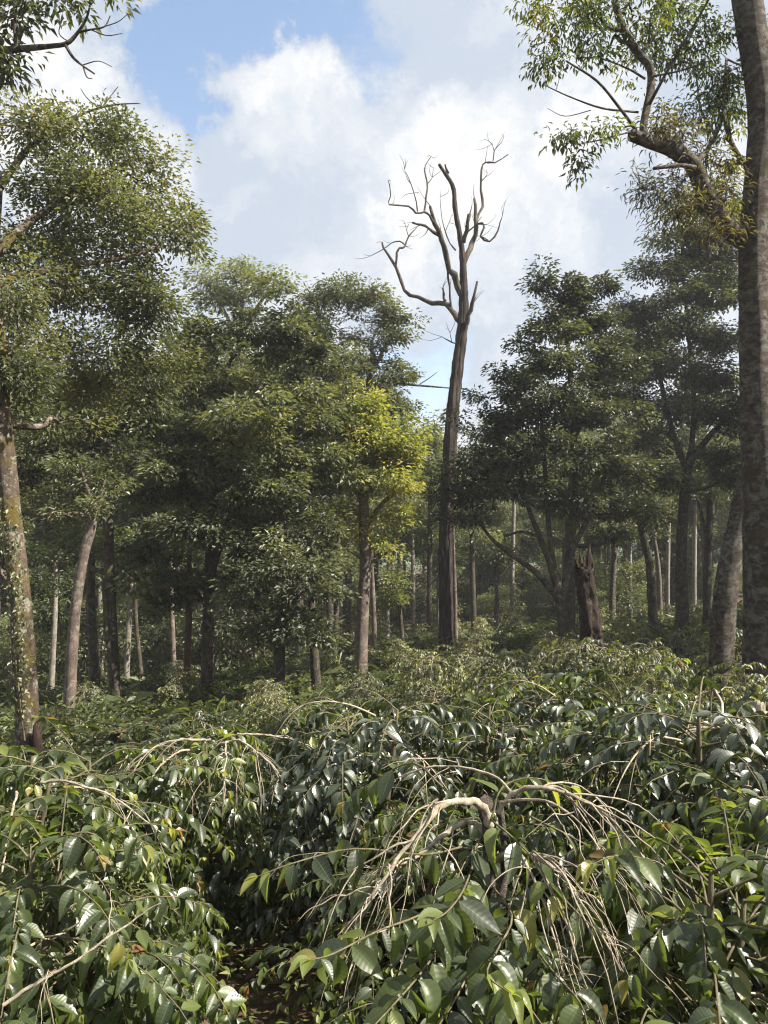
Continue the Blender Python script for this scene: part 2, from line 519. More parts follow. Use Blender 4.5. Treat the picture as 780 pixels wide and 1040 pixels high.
def ground_mat():
    m, nt, out = new_mat('forest_floor')
    L = nt.links.new
    tc = nd(nt, 'ShaderNodeTexCoord')
    n1 = nd(nt, 'ShaderNodeTexNoise', in_Scale=0.35, in_Detail=6.0, in_Roughness=0.6)
    n2 = nd(nt, 'ShaderNodeTexNoise', in_Scale=14.0, in_Detail=6.0, in_Roughness=0.7)
    vo = nd(nt, 'ShaderNodeTexVoronoi', in_Scale=22.0)
    for n in (n1, n2, vo):
        L(tc.outputs['Object'], n.inputs['Vector'])
    soil = ramp(nt, n2.outputs[0], [(0.3, (0.045, 0.028, 0.016)), (0.5, (0.10, 0.065, 0.04)), (0.7, (0.20, 0.14, 0.09))])
    soil = mix_c(nt, 0.35, soil, vo.outputs['Color'], 'MULTIPLY')
    grass = ramp(nt, n2.outputs[0], [(0.35, (0.018, 0.026, 0.010)), (0.65, (0.06, 0.072, 0.026))])
    f = nd(nt, 'ShaderNodeMapRange')
    f.inputs[1].default_value, f.inputs[2].default_value = 0.42, 0.58
    L(n1.outputs[0], f.inputs[0])
    col = mix_c(nt, f.outputs[0], soil, grass)
    pb = nd(nt, 'ShaderNodeBsdfPrincipled', in_Roughness=0.95)
    pb.inputs['Specular IOR Level'].default_value = 0.15
    L(col, pb.inputs['Base Color'])
    bm = nd(nt, 'ShaderNodeBump', in_Strength=0.8, in_Distance=0.04)
    L(n2.outputs[0], bm.inputs['Height'])
    L(bm.outputs[0], pb.inputs['Normal'])
    L(pb.outputs[0], out.inputs[0])
    return m


# ------------------------------------------------------------------ ground & hills
def grid_mesh(xs, ys, zf):
    X, Y = np.meshgrid(xs, ys, indexing='ij')
    Z = zf(X, Y)
    nx, ny = len(xs), len(ys)
    i = np.arange(nx - 1)[:, None] * ny
    j = np.arange(ny - 1)[None, :]
    f4 = np.stack([i + j, i + ny + j, i + ny + j + 1, i + j + 1], -1).reshape(-1, 4)
    mb = MB()
    mb.add(np.stack([X, Y, Z], -1).reshape(-1, 3), None, f4)
    return mb


def spread(a, n, p=2.2):
    t = np.linspace(-1, 1, n)
    return np.sign(t) * np.abs(t) ** p * a


def gz(X, Y):
    z = terr(X, Y)
    q = np.stack([X, Y, 0 * X], -1)
    return z + 0.035 * pn(q, 1.7, 2) + 0.02 * pn(q, 5.1, 5)


g = grid_mesh(spread(900, 221), spread(900, 221), gz).build('ground', ground_mat(), origin=(0, 0, 0))
tag(g, kind='structure', label='forest floor of soil, litter and grass under the coffee')


# ------------------------------------------------------------------ trees
def clump_leaves(mb, tm, C, O, rg, nl, rc, ll, lw, base_tone, droop=0.25, flat=0.55, jit=0.25):
    """leaf sprays round the clump centres C, outward directions O"""
    n = len(C)
    idx = np.repeat(np.arange(n), nl)
    k = len(idx)
    d = rg.normal(size=(k, 3))
    d = unit(d) * (rg.random((k, 1)) ** 0.45)
    d[:, 2] *= flat
    rcs = rc * rg.uniform(0.65, 1.35, n)
    P = C[idx] + d * rcs[idx][:, None]
    D = unit(d) * 0.9 + 0.5 * O[idx] + rg.normal(size=(k, 3)) * 0.35
    D[:, 2] = D[:, 2] * 0.6 - droop
    N = np.array([0, 0, 1.0]) + 0.35 * O[idx] + rg.normal(size=(k, 3)) * 0.38
    t = np.clip(base_tone[idx] + rg.normal(0, jit * 0.6, k), 0, 1)
    L = ll * rg.uniform(0.65, 1.25, k)
    leaves_mixed(mb, tm, P, D, N, L, L * lw * rg.uniform(0.85, 1.15, k), t, rg)


def blob_clumps(rg, c, r, n, seed, gap=0.0, shell=0.5, lump=0.25, under=-0.55):
    """clump centres through an uneven ellipsoid"""
    d = unit(rg.normal(size=(n * 3, 3)))
    d = d[d[:, 2] > under + rg.random(len(d)) * 0.3 - 0.15]
    rad = shell + (1 - shell) * rg.random(len(d)) ** 0.6
    rad = np.where(rg.random(len(d)) < 0.25, rg.random(len(d)) * shell + 0.1, rad)
    q = d * r + c
    rad = np.where(rg.random(len(d)) < .13, rg.uniform(1.02, 1.32, len(d)), rad)
    lp = 1 + lump * pn(q, 2.4 / max(r.mean(), 0.2), seed) + 0.5 * lump * pn(q, 5.5 / max(r.mean(), 0.2), seed + 7)
    P = c + d * r * (rad * lp)[:, None]
    keep = pn(P, 5.0 / max(r.mean() * 0.8, 0.5), seed + 13) > -1 + 2 * gap - 0.25
    P, d = P[keep], d[keep]
    return P[:n], unit(d[:n] * np.array([1, 1, 0.8]) + np.array([0, 0, 0.25]))


def grow_twigs(mb, nodes, nrad, targets, rg, r0, ns=4, droop=0.1, maxn=260):
    """join clump centres to the nearest bit of branch, each joint a curved twig"""
    nodes = [np.asarray(p) for p in nodes]
    nr = list(nrad)
    N = np.array(nodes)
    RR = np.array(nr)
    dist0 = np.array([np.min(np.linalg.norm(N - t, axis=1)) for t in targets]) if len(targets) else []
    for ti in np.argsort(dist0)[:maxn]:
        t = targets[ti]
        dv = np.linalg.norm(N - t, axis=1) + 0.8 * np.maximum(N[:, 2] - t[2], 0)
        b = int(np.argmin(dv))
        p = N[b]
        ln = np.linalg.norm(t - p)
        if ln < 0.05:
            continue
        ra = min(RR[b] * 0.75, r0 * (0.5 + 0.5 * min(ln, 2.5)))
        side = rg.normal(size=3) * 0.10 * ln
        m1 = p + (t - p) * 0.35 + side + np.array([0, 0, 0.06 * ln])
        m2 = p + (t - p) * 0.7 + side * 0.7 + np.array([0, 0, 0.05 * ln])
        tube(mb, [p, m1, m2, t], [ra, ra * 0.75, ra * 0.5, ra * 0.25], ns, 2)
        N = np.vstack([N, m1, m2, t])
        RR = np.concatenate([RR, [ra * 0.75, ra * 0.5, ra * 0.3]])


def px_path(pts, Y):
    P = np.array([at(p[0], p[1], Y + (p[3] if len(p) > 3 else 0)) for p in pts])
    r = np.array([p[2] * (Y + (p[3] if len(p) > 3 else 0)) / F / 2 for p in pts])
    return P, r


def make_tree(name, label, Y, trunk, limbs, blobs, bark, leafm, ll=0.12, lw=0.42, cpm=10, nl=70, rc=0.42, tone=0.45, tvar=0.16, gap=0.35,
              seed=1, group=None, cat='tree', ns=12, tm=RH, droop=0.25, lump=0.06, flute=0.05, twigs=220, twr=0.028, sub=4, shell=0.5, flat=0.55,
              flare=1.22, crown_name='crown', blump=0.25, under=-0.55, thin=0.84):
    rg = np.random.default_rng(seed * 101 + 5)
    P, r = px_path(trunk, Y)
    r = r * thin
    # trunk goes from foot to top; carry the foot down into the ground
    foot = P[0].copy()
    d = P[1] - P[0]
    gzv = T1(foot[0], foot[1])
    if foot[2] > gzv:
        fx = foot[0] - d[0] / max(d[2], 0.2) * (foot[2] - gzv) * 0.5
        foot = np.array([fx, foot[1], gzv])
        P = np.vstack([[foot - np.array([0, 0, 0.25])], [foot * 0.75 + P[0] * 0.25], P])
        r = np.concatenate([[r[0] * flare], [r[0] * (1 + 0.35 * (flare - 1))], r])
    else:
        P = np.vstack([[foot + np.array([0, 0, min(0, gzv - foot[2]) - 0.25])], P])
        r = np.concatenate([[r[0] * flare], r])
    root = empty(name, foot)
    tag(root, label, cat, group)
    wood = MB()
    tube(wood, P, r, ns, sub, lump, seed, flute=flute, lf=11 if ns > 24 else 5)
    nodes, nr = [], []
    sp, sr = smooth_path(P, r, 3)
    h0 = sp[0][2] + 0.35 * (sp[-1][2] - sp[0][2])
    for p, q in zip(sp, sr):
        if p[2] > h0:
            nodes.append(p)
            nr.append(q)
    for lb in limbs:
        Q, q = px_path(lb, Y)
        tube(wood, Q, q, max(6, ns // 2 + 2), 4, lump, seed + 2)
        s2, q2 = smooth_path(Q, q, 4)
        nodes += list(s2[1:])
        nr += list(q2[1:])
    Cs, Os = [], []
    for bi, b in enumerate(blobs):
        px, py, rx, ry = b[:4]
        dy = b[4] if len(b) > 4 else 0
        dens = b[5] if len(b) > 5 else 1.0
        c = at(px, py, Y + dy)
        k = (Y + dy) / F
        rr = np.array([rx * k, (rx * 0.5 + ry * 0.5) * k * 0.95, ry * k])
        n = int(PI * rr[0] * rr[2] * cpm * dens) + 3
        C, O = blob_clumps(rg, c, rr, n, seed * 3 + bi, gap, shell, blump, under)
        Cs.append(C)
        Os.append(O)
        if len(nodes):
            N = np.array(nodes)
            dv = np.linalg.norm(N - c, axis=1) + 1.0 * np.maximum(N[:, 2] - c[2], 0)
            bi_ = int(np.argmin(dv))
            p = N[bi_]
            if np.linalg.norm(p - c) > 0.5 * rr.min():
                ra = min(nr[bi_] * 0.7, 0.035 + 0.02 * np.linalg.norm(p - c))
                sd = rg.normal(size=3) * 0.08 * np.linalg.norm(p - c)
                pts = [p, p + (c - p) * 0.4 + sd, p + (c - p) * 0.75 + sd * 0.5 + np.array([0, 0, 0.1]), c]
                tube(wood, pts, [ra, ra * 0.8, ra * 0.6, ra * 0.4], 6, 3)
                s2, q2 = smooth_path(np.array(pts), np.array([ra, ra * 0.8, ra * 0.6, ra * 0.4]), 3)
                nodes += list(s2[1:])
                nr += list(q2[1:])
    C = np.vstack(Cs) if Cs else np.zeros((0, 3))
    O = np.vstack(Os) if Os else np.zeros((0, 3))
    if len(C):
        pick = rg.permutation(len(C))[:twigs]
        grow_twigs(wood, nodes, nr, C[pick], rg, twr, maxn=twigs)
        wood.build('trunk', bark, root)
        lf = MB()
        bt = np.clip(tone + tvar * pn(C, 0.9, seed) + rg.normal(0, tvar * 0.6, len(C)), 0, 1)
        clump_leaves(lf, tm, C, O, rg, nl, rc, ll, lw, bt, droop, flat)
        lf.build(crown_name, leafm, root, smooth=False, uv=False)
    else:
        wood.build('trunk', bark, root)
    return root


# ---------------------------------------------------------- the trees one can tell apart
make_tree('shade_tree', 'tall mossy trunk leaning at the far left with hollow split base, under small-leaved olive crown', 9.0,
          [(30, 768, 26), (27, 700, 25), (21, 610, 24), (10, 510, 22), (3, 430, 21), (-5, 330, 20, .4), (-8, 250, 18, 1), (-2, 180, 13, 1.5)],
          [[(-5, 330, 9, .4), (25, 308, 7, .8), (62, 302, 6, 1.4), (110, 290, 4, 2)], [(-6, 290, 9, .6), (30, 278, 6.5, 1), (75, 270, 5.5, 1.4), (125, 262, 4, 1.6), (165, 250, 3, 2)],
           [(-7, 262, 11, .8), (20, 233, 9, 1), (50, 212, 7, 1.4), (90, 185, 5, 2), (130, 165, 3, 2)], [(0, 190, 8, 1.4), (30, 150, 6, 1.8), (70, 125, 4, 2)],
           [(60, 135, 3, 2), (80, 118, 2.4, 2), (100, 110, 2, 2), (120, 106, 1.6, 2), (142, 105, 1, 2)], [(104, 109, 1.6, 2), (112, 98, 1.1, 2), (120, 88, .8, 2)],
           [(70, 125, 2, 2), (60, 108, 1.4, 2), (52, 92, 1, 2)], [(100, 110, 1.4, 2), (88, 99, 1, 2), (82, 90, .7, 2)]],
          [(30, 130, 42, 32, 1.5), (85, 138, 36, 34, 2), (125, 160, 34, 36, 2.2), (152, 195, 30, 32, 2.3), (60, 190, 45, 46, 1.6), (100, 200, 40, 48, 1.4), (190, 228, 25, 20, 2.2, .9), (160, 240, 34, 30, 2.2), (125, 250, 42, 50, 2, .8), (150, 300, 34, 44, 1.8), (30, 330, 40, 60, 1.4, .8), (60, 285, 40, 40, 2.4, .8),
           (25, 260, 45, 38, 1.2), (60, 240, 50, 30, 2.6), (100, 205, 50, 30, 3), (90, 400, 44, 26, 2.4), (140, 405, 30, 22, 3), (80, 300, 62, 34, 1.6, .9), (150, 310, 40, 38, 2.2), (40, 350, 48, 34, 1.2), (110, 365, 52, 32, 2), (165, 370, 26, 40, 2.6), (20, 395, 34, 28, .2), (8, 360, 30, 34, -.3), (10, 300, 30, 36, -.2, .8), (60, 430, 30, 18, .8, .7)],
          MOSSBARK, OLIVE, ll=.080, lw=.46, cpm=15, nl=110, rc=.36, tone=.48, tvar=.3, gap=.58, seed=11, under=-.9, flat=.75, blump=.45, ns=20, lump=.09, flute=.07, twigs=260, twr=.02, flare=1.25, droop=.2)
make_tree('overhanging_tree', 'tree reaching in at the top left corner with a forked half-bare bough', 7.0,
          [(-150, 900, 44), (-145, 500, 38), (-128, 120, 30), (-122, -60, 24)],
          [[(-128, 95, 14), (-60, 62, 10), (0, 52, 8), (28, 49, 6), (50, 47, 5), (68, 44, 4.4), (79, 33, 3.4), (88, 18, 2.6), (92, 3, 2)],
           [(66, 45, 3.6), (74, 58, 3), (83, 66, 2.2), (96, 75, 1.6)], [(79, 33, 2.6), (92, 30, 2), (106, 27, 1.6), (112, 16, 1)], [(84, 66, 1.6), (88, 78, 1.2), (94, 80, .8)],
           [(92, 30, 1.5), (108, 36, 1.1), (124, 34, .7)], [(106, 27, 1.2), (120, 22, .9), (130, 14, .7)], [(84, 66, 1.3), (100, 62, 1), (114, 68, .7)], [(72, 44, 1.4), (60, 34, 1), (64, 18, .8)]],
          [(15, 18, 30, 22), (-10, 55, 40, 26), (10, 76, 34, 14), (30, -5, 28, 16), (62, 2, 20, 10, 0, .4), (100, -2, 26, 8, 0, .4), (-70, 0, 50, 30)],
          GREYBARK, OLIVE, ll=.095, lw=.36, cpm=22, nl=34, rc=.2, tone=.4, gap=.45, seed=12, twigs=120, twr=.012, droop=.45)
make_tree('leaning_tree', 'slender pinkish bare trunk leaning right behind the mossy trunk, top bent like a crook', 14.0,
          [(69, 735, 14.5), (72, 685, 13.5), (77, 615, 12.5), (85, 565, 12), (92, 538, 11.5), (97, 520, 9), (106, 500, 5)],
          [[(92, 536, 6), (84, 524, 5), (72, 522, 4), (55, 526, 3)], [(98, 520, 5), (90, 500, 4), (84, 480, 3)]],
          [(84, 480, 28, 24, .3), (108, 490, 24, 22, .2), (50, 505, 26, 18, .3), (98, 520, 18, 14, -.3, .8), (70, 525, 20, 12, 0, .8)], PALEBARK, OLIVE, ll=.10, cpm=16, nl=60, rc=.3, tone=.55, seed=13, flute=.03)
make_tree('dark_trunked_tree', 'straight dark trunk with forked top right of the leaning pink trunk', 15.5,
          [(121, 742, 17), (116, 690, 14), (112, 610, 13), (110, 530, 12), (111, 460, 10), (106, 400, 7)],
          [[(111, 505, 8), (124, 485, 6), (140, 468, 4)], [(110, 470, 7), (90, 440, 5), (70, 420, 4)], [(121, 740, 8, -.2), (117, 690, 6, -.2), (108, 640, 5, -.2), (107, 590, 4, -.1)]],
          [(85, 420, 48, 34), (130, 430, 44, 30, .4), (55, 455, 36, 28), (105, 465, 40, 24), (30, 490, 34, 28, .6), (150, 500, 30, 20, .4), (70, 560, 24, 20, 1.2, .7)],
          DARKBARK, DARK, ll=.12, lw=.5, cpm=15, nl=66, rc=.38, tone=.5, tvar=.22, seed=14)
make_tree('broad_dark_tree', 'broad dark-leaved tree in tiers filling the left middle, dark trunk under it', 17.0,
          [(210, 712, 16), (211, 660, 15), (213, 590, 14), (216, 510, 12), (222, 430, 10), (232, 370, 7)],
          [[(213, 590, 8), (226, 545, 7), (244, 505, 6), (262, 470, 4)], [(214, 550, 7), (190, 505, 6), (165, 480, 4)], [(216, 510, 7), (250, 450, 6), (290, 415, 4)],
           [(220, 440, 6), (200, 400, 5), (190, 360, 3)], [(212, 620, 5), (190, 590, 4), (160, 575, 3)], [(213, 600, 5), (245, 575, 4), (275, 560, 3)]],
          [(262, 335, 56, 34), (215, 345, 36, 32), (310, 365, 38, 40, .3), (345, 420, 22, 40, .5), (225, 395, 58, 34, -.4), (290, 425, 58, 34, -.5), (190, 450, 46, 32),
           (245, 468, 56, 26, -.8), (315, 478, 44, 30, -.4), (175, 505, 40, 24, -.3), (240, 535, 52, 22), (300, 530, 34, 22), (160, 560, 34, 20, .3), (215, 590, 40, 18, .5, .7), (165, 610, 26, 18, .3, .8), (262, 505, 46, 24, -1.7), (205, 545, 40, 22, -1.6), (310, 555, 30, 22, -1.2), (185, 475, 40, 24, -1.5), (238, 430, 50, 26, -1.8), (255, 560, 30, 18, -1.6), (150, 590, 30, 18, -1)],
          DARKBARK, DARK, ll=.13, lw=.52, cpm=11, nl=100, rc=.36, tone=.52, tvar=.3, gap=.60, seed=15, blump=.4, twigs=300, shell=.6)
make_tree('small_dark_tree', 'low dark-leaved tree with drooping lit foliage right of the broad dark tree', 15.0,
          [(283, 695, 15), (284, 650, 14), (287, 600, 11), (290, 565, 7)], [[(286, 610, 6), (305, 590, 5), (322, 580, 3)], [(285, 625, 5), (265, 605, 4), (250, 590, 3)]],
          [(285, 575, 36, 26), (312, 605, 30, 26, -.4), (258, 605, 30, 22), (300, 640, 30, 20, -.5), (325, 650, 20, 20, -.5), (262, 645, 22, 14, .2, .8)],
          DARKBARK, DARK, ll=.12, lw=.52, cpm=17, nl=60, rc=.36, tone=.55, tvar=.2, seed=16)
make_tree('young_tree', 'young tree with thick grey foot just left of the yellow-topped tree', 15.5,
          [(321, 697, 12), (319, 660, 11), (316, 610, 9), (318, 550, 6)], [[(316, 600, 5), (330, 570, 4), (345, 550, 3)]],
          [(335, 540, 26, 26, .4), (318, 575, 18, 22, .3, .7)], DARKBARK, OLIVE, ll=.11, cpm=15, nl=50, rc=.34, tone=.35, seed=17)
make_tree('feathery_tree', 'pale feathery tree top rising behind the broad dark tree', 34.0,
          [(240, 690, 11), (242, 480, 9), (244, 350, 7), (246, 300, 5)], [[(244, 340, 4), (262, 310, 3), (276, 292, 2)], [(243, 350, 4), (225, 310, 3), (212, 290, 2)]],
          [(236, 280, 30, 17), (276, 288, 22, 14), (212, 286, 18, 13), (252, 300, 28, 14), (222, 306, 26, 14)],
          PALEBARK, PALE, ll=.2, lw=.4, cpm=6, nl=60, rc=.6, tone=.5, gap=.5, seed=18, flat=.4)
make_tree('olive_crowned_tree', 'olive-green crown with sky gaps and a long bare side branch, behind the yellow tree', 27.0,
          [(351, 655, 10), (356, 540, 9), (364, 430, 8), (374, 390, 6), (378, 360, 5)],
          [[(376, 385, 5), (380, 362, 4), (366, 346, 3.5), (342, 343, 2.5)], [(376, 385, 4), (392, 350, 3.5), (405, 335, 2.5)], [(368, 410, 4), (345, 370, 3.4), (330, 340, 2.4)],
           [(372, 398, 3.6), (395, 389, 3), (420, 391, 2.6), (456, 394, 1.4)], [(425, 391, 1.2), (436, 384, .9), (444, 378, .6)], [(410, 390, 1.2), (420, 382, .9), (432, 383, .6)]],
          [(340, 300, 30, 20), (372, 305, 24, 18), (405, 322, 22, 14), (318, 325, 20, 24), (398, 345, 18, 13), (365, 345, 26, 14, .5, .5), (352, 375, 34, 18), (395, 385, 20, 26), (335, 400, 26, 26), (380, 410, 26, 16), (400, 415, 16, 14)],
          GREYBARK, OLIVE, ll=.15, lw=.42, cpm=12, nl=80, rc=.48, tone=.45, gap=.48, seed=19, blump=.38, twigs=200)
make_tree('yellow_green_tree', 'bright yellow-green topped tree with slim tan trunk, centre of the clearing', 18.0,
          [(366, 684, 17), (368, 630, 15), (371, 570, 14), (369, 500, 12), (370, 450, 8), (374, 415, 5)],
          [[(370, 540, 6), (385, 515, 5), (402, 500, 3)], [(369, 510, 6), (352, 485, 5), (342, 465, 3)], [(370, 480, 5), (390, 455, 4), (402, 440, 3)],
           [(371, 570, 4), (350, 555, 3), (338, 548, 2)], [(371, 575, 4), (395, 560, 3), (412, 552, 2)]],
          [(374, 418, 26, 20, 0, 1.2), (356, 445, 28, 22, -.3, 1.2), (394, 445, 30, 24, -.3, 1.2), (375, 450, 30, 22, -.7), (412, 465, 20, 20, -.3), (378, 490, 44, 14, -.6), (376, 470, 40, 16, -.3), (408, 478, 18, 18), (345, 478, 22, 16), (390, 496, 38, 12), (400, 528, 26, 12, .2, .5), (355, 520, 24, 14, .2, .5),
           (385, 555, 36, 16, .2, .6), (345, 540, 26, 18, .3, .5), (415, 520, 18, 20, .2, .6), (335, 465, 16, 22, 0, .7), (420, 440, 10, 14, 0, .7)],
          PALEBARK, YELLOW, ll=.125, lw=.45, cpm=13, nl=70, rc=.36, tone=.60, tvar=.34, gap=.5, seed=20, blump=.4, flute=.03)

# dead tree: trunk and bare boughs
def dead_tree():
    Y = 22.0
    P, r = px_path([(454, 664, 19), (453, 610, 16.5), (453, 545, 16), (456, 470, 15.5), (461, 405, 14.5), (467, 355, 13), (470, 328, 12.5), (471, 300, 10.5), (470.5, 278, 8.5), (469.6, 258, 7),
                    (466.7, 237, 6.3), (462.4, 213, 5.6), (461, 194, 5.2), (458, 185, 5), (452, 176, 4.4), (446, 167, 3.4)], Y)
    z = T1(P[0][0], P[0][1])
    P = np.vstack([[P[0][0], P[0][1], z - .3], P])
    r = np.concatenate([[r[0] * 1.3], r]) * .86
    root = empty('dead_tree', (P[0][0], P[0][1], z))
    tag(root, 'tall leafless dead tree standing against the sky with crooked bare boughs', 'dead tree')
    m = MB()
    tube(m, P, r, 44, 9, .10, 3, flute=.08, lf=7, lobes=7)
    tube(m, *px_path([(455.5, 176, 2.4), (453, 171, 2.2), (452, 167, 1.6)], Y), 6, 2)
    m.build('trunk', DEADBARK, root)
    B = [
        [[(468, 298, 7.5), (464, 286, 7), (458, 274, 6.2, -.3), (452, 257, 5.6, -.5), (448, 242, 5.2, -.7), (442, 228, 4.4, -.8), (437, 209, 2.6, -.9)],
         [(447, 240, 4, -.7), (435, 232, 3, -1), (427, 228.5, 2.6, -1.1), (419, 226, 2, -1.2)],
         [(442, 228, 2.8, -.8), (436, 219, 2.6, -1), (431, 216, 2.3, -1.2), (422, 216, 2.1, -1.3), (415, 209, 1.9, -1.5), (395, 208, 1.6, -1.7), (397, 199, 1.3, -1.7), (394.6, 183, .9, -1.7)],
         [(431, 216, 2.2, -1.2), (433, 199, 2, -1.1), (434, 185, 1.8, -1), (431, 172, 1.3, -1), (434, 164, 1, -1), (438, 159, .8, -1)],
         [(424, 214, 1.6, -1.3), (420.6, 196, 1.2, -1.3), (413, 176, .7, -1.4)], [(434, 187, 1, -1), (439, 180, .7, -1), (440, 170, .5, -1)], [(417, 186, .9, -1.4), (413, 180, .6, -1.4), (411, 172, .4, -1.4)]],
        [[(470, 266, 6, .2), (477, 254, 5.4, .4), (482.6, 240, 4.8, .6), (483.5, 219, 4, .7), (481.7, 201, 2.6, .7)],
         [(484, 222, 3, .7), (490, 211, 2.8, .9), (488, 193, 2.5, 1), (489, 173, 2.1, 1.1), (492.7, 164.6, 1.9, 1.2), (503, 165, 1.6, 1.2), (516, 157, .9, 1.3)],
         [(501, 164, 1.4, 1.2), (502, 153, 1.1, 1.2), (509.5, 144.5, .6, 1.2)], [(502, 154, .9, 1.2), (500, 146, .5, 1.2)], [(489, 184, 1.4, 1), (493, 180, .9, 1), (495, 176, .6, 1)],
         [(483, 228, 2.6, .6), (490, 227, 2.4, .5), (492, 232, 2.3, .4), (488, 240, 2.2, .4), (497, 245, 2, .4), (505.7, 234, 1.6, .4), (508, 226, 1.3, .4), (510.6, 218, .7, .4)], [(497, 245, 1.2, .4), (489, 240, 1.2, .4)]],
        [[(471, 247, 5.4, -.3), (474, 234, 4.8, -.5), (477, 218, 3.8, -.6)], [(474, 236, 1.6, -.5), (483, 228, 1.2, -.6), (489, 220, .7, -.6)]],
        [[(473, 330, 5, -.2), (476, 320, 4.6, -.3), (479.7, 309, 4, -.4), (484.6, 286, 2.2, -.5)]],
        [[(469, 331, 7, .1), (464, 323, 6.4, .3), (459.5, 315, 5.8, .5), (453, 308, 5.4, .8), (438, 307, 5, 1.2), (425, 301.6, 4.5, 1.4), (410.5, 296, 4, 1.7), (402, 271, 3.3, 1.9), (389, 251, 2.2, 2), (388.6, 246, 1.4, 2)],
         [(402, 271, 2.8, 1.9), (403, 257, 2.5, 1.9), (406, 252, 2.3, 1.9), (411.5, 250, 2, 2), (415, 240, 1.6, 2.1), (423.5, 231, 1, 2.2)],
         [(411, 248, 1.5, 2), (406, 245, 1.3, 2), (397.5, 247, 1.1, 2.1), (388, 254, .8, 2.1), (376, 260, .5, 2.2)], [(415, 240, 1, 2.1), (413, 234, .7, 2.1), (414, 230, .5, 2.1)],
         [(458, 312, 2.8, .5), (457, 291.5, 2.4, .5), (454, 274, 2, .5), (449, 251, 1.2, .5)], [(452, 306, 2.8, .8), (450.5, 299, 2.5, .8), (450, 291.5, 2, .8)]],
        [[(463, 254, 2, .5), (457, 247, 1.4, .6), (451, 232, 1.1, .7), (448, 215, .7, .7), (447, 200, .4, .7)], [(452, 236, .8, .7), (456, 226, .6, .7), (459, 218, .4, .7)]],
        [[(463, 349, 2, -.3), (455, 346, 1.6, -.4), (449, 342, .8, -.5)], [(459, 347, 1, -.4), (457, 338, .6, -.5)]],
    ]
    rt = np.random.default_rng(8)
    for i, br in enumerate(B):
        m = MB()
        for k, pth in enumerate(br):
            tube(m, *px_path(pth, Y), 8 if k == 0 else 6, 2, .12, i * 7 + k, lf=12, kink=.30)
            Q, q = px_path(pth, Y)
            for t_ in range(3 if k else 2):
                a_ = int(rt.integers(max(1, len(Q) - 3), len(Q)))
                d_ = unit(Q[a_] - Q[a_ - 1]) + rt.normal(0, .75, 3)
                l_ = rt.uniform(.25, .7)
                e_ = Q[a_] + unit(d_) * l_ * .5 + rt.normal(0, .05, 3)
                tube(m, [Q[a_], e_, e_ + unit(d_ + rt.normal(0, .5, 3)) * l_ * .5], [max(q[a_] * .4, .008), .007, .003], 4, 2)
        m.build('branch', DEADWOOD, root)
    # peeling strip of pale bark at the foot
    m = MB()
    P, r = px_path([(463, 652, 5, -.28), (462, 600, 4, -.25), (461, 560, 2.6, -.24), (460, 520, 1.2, -.2)], Y)
    tube(m, P, r, 7, 4, .2, 4)
    m.build('loose_bark', PALEBARK, root)
dead_tree()

make_tree('spreading_dark_tree', 'dark many-stemmed tree with spreading tiers right of the dead tree', 19.0,
          [(573, 640, 14), (568, 605, 12), (560, 575, 9), (548, 545, 7), (535, 510, 5), (525, 460, 4)],
          [[(566, 607, 7), (545, 582, 6), (522, 565, 5), (500, 548, 3.6), (480, 520, 2.6)], [(571, 610, 8), (578, 570, 7), (584, 510, 7), (582, 430, 6), (577, 350, 4), (575, 310, 3)],
           [(572, 605, 6), (560, 560, 5), (555, 500, 5), (550, 430, 4)], [(580, 560, 6), (600, 520, 5), (620, 470, 4)], [(583, 450, 4), (600, 400, 3), (608, 350, 2)], [(548, 545, 4), (530, 540, 3), (512, 545, 2)]],
          [(578, 318, 26, 22), (556, 340, 28, 22, -.3), (604, 330, 24, 26, .3), (548, 292, 9, 13), (614, 292, 9, 13, .2), (582, 290, 9, 11), (575, 370, 50, 26), (532, 392, 28, 24), (625, 375, 30, 26), (555, 415, 56, 26, -.4),
           (510, 440, 36, 22), (610, 425, 46, 28), (480, 478, 36, 18, -.2), (545, 465, 60, 24, -.5), (615, 475, 48, 26), (520, 500, 52, 18, -.2), (468, 500, 26, 14), (590, 515, 46, 20), (640, 520, 30, 18), (470, 530, 22, 12, .2, .8)],
          DARKBARK, DARK, ll=.125, lw=.48, cpm=13, nl=110, rc=.36, tone=.34, tvar=.22, gap=.44, seed=22, twigs=300, blump=.42, shell=.55)
make_tree('ragged_dark_tree', 'dark ragged crown against the bright sky beside the big right trunk, forked trunk beneath', 24.0,
          [(693, 614, 15), (692, 570, 13), (694, 515, 12), (699, 475, 10), (702, 455, 7)],
          [[(698, 478, 7), (685, 445, 6), (676, 410, 5), (668, 370, 4)], [(700, 472, 7), (718, 446, 6), (742, 420, 4), (760, 400, 3)], [(702, 458, 6), (705, 410, 5), (700, 350, 4), (695, 290, 3)],
           [(685, 445, 4), (660, 430, 3), (640, 410, 2)]],
          [(692, 245, 34, 18), (735, 240, 24, 26, .4), (715, 210, 26, 16), (672, 275, 26, 14), (745, 280, 20, 30, .5), (645, 325, 20, 14), (715, 265, 30, 20, .5), (700, 300, 34, 18), (735, 300, 26, 26), (655, 318, 24, 16), (690, 335, 40, 20), (640, 350, 30, 20), (735, 350, 26, 26),
           (665, 375, 42, 22), (720, 385, 38, 22), (640, 405, 34, 26), (690, 420, 40, 20), (735, 430, 24, 24), (650, 450, 36, 24), (720, 465, 26, 16, .3, .7), (660, 490, 34, 20), (740, 490, 20, 14)],
          DARKBARK, DARK, ll=.13, lw=.48, cpm=13, nl=110, rc=.48, tone=.30, tvar=.18, gap=.30, seed=23, twigs=300, blump=.35)

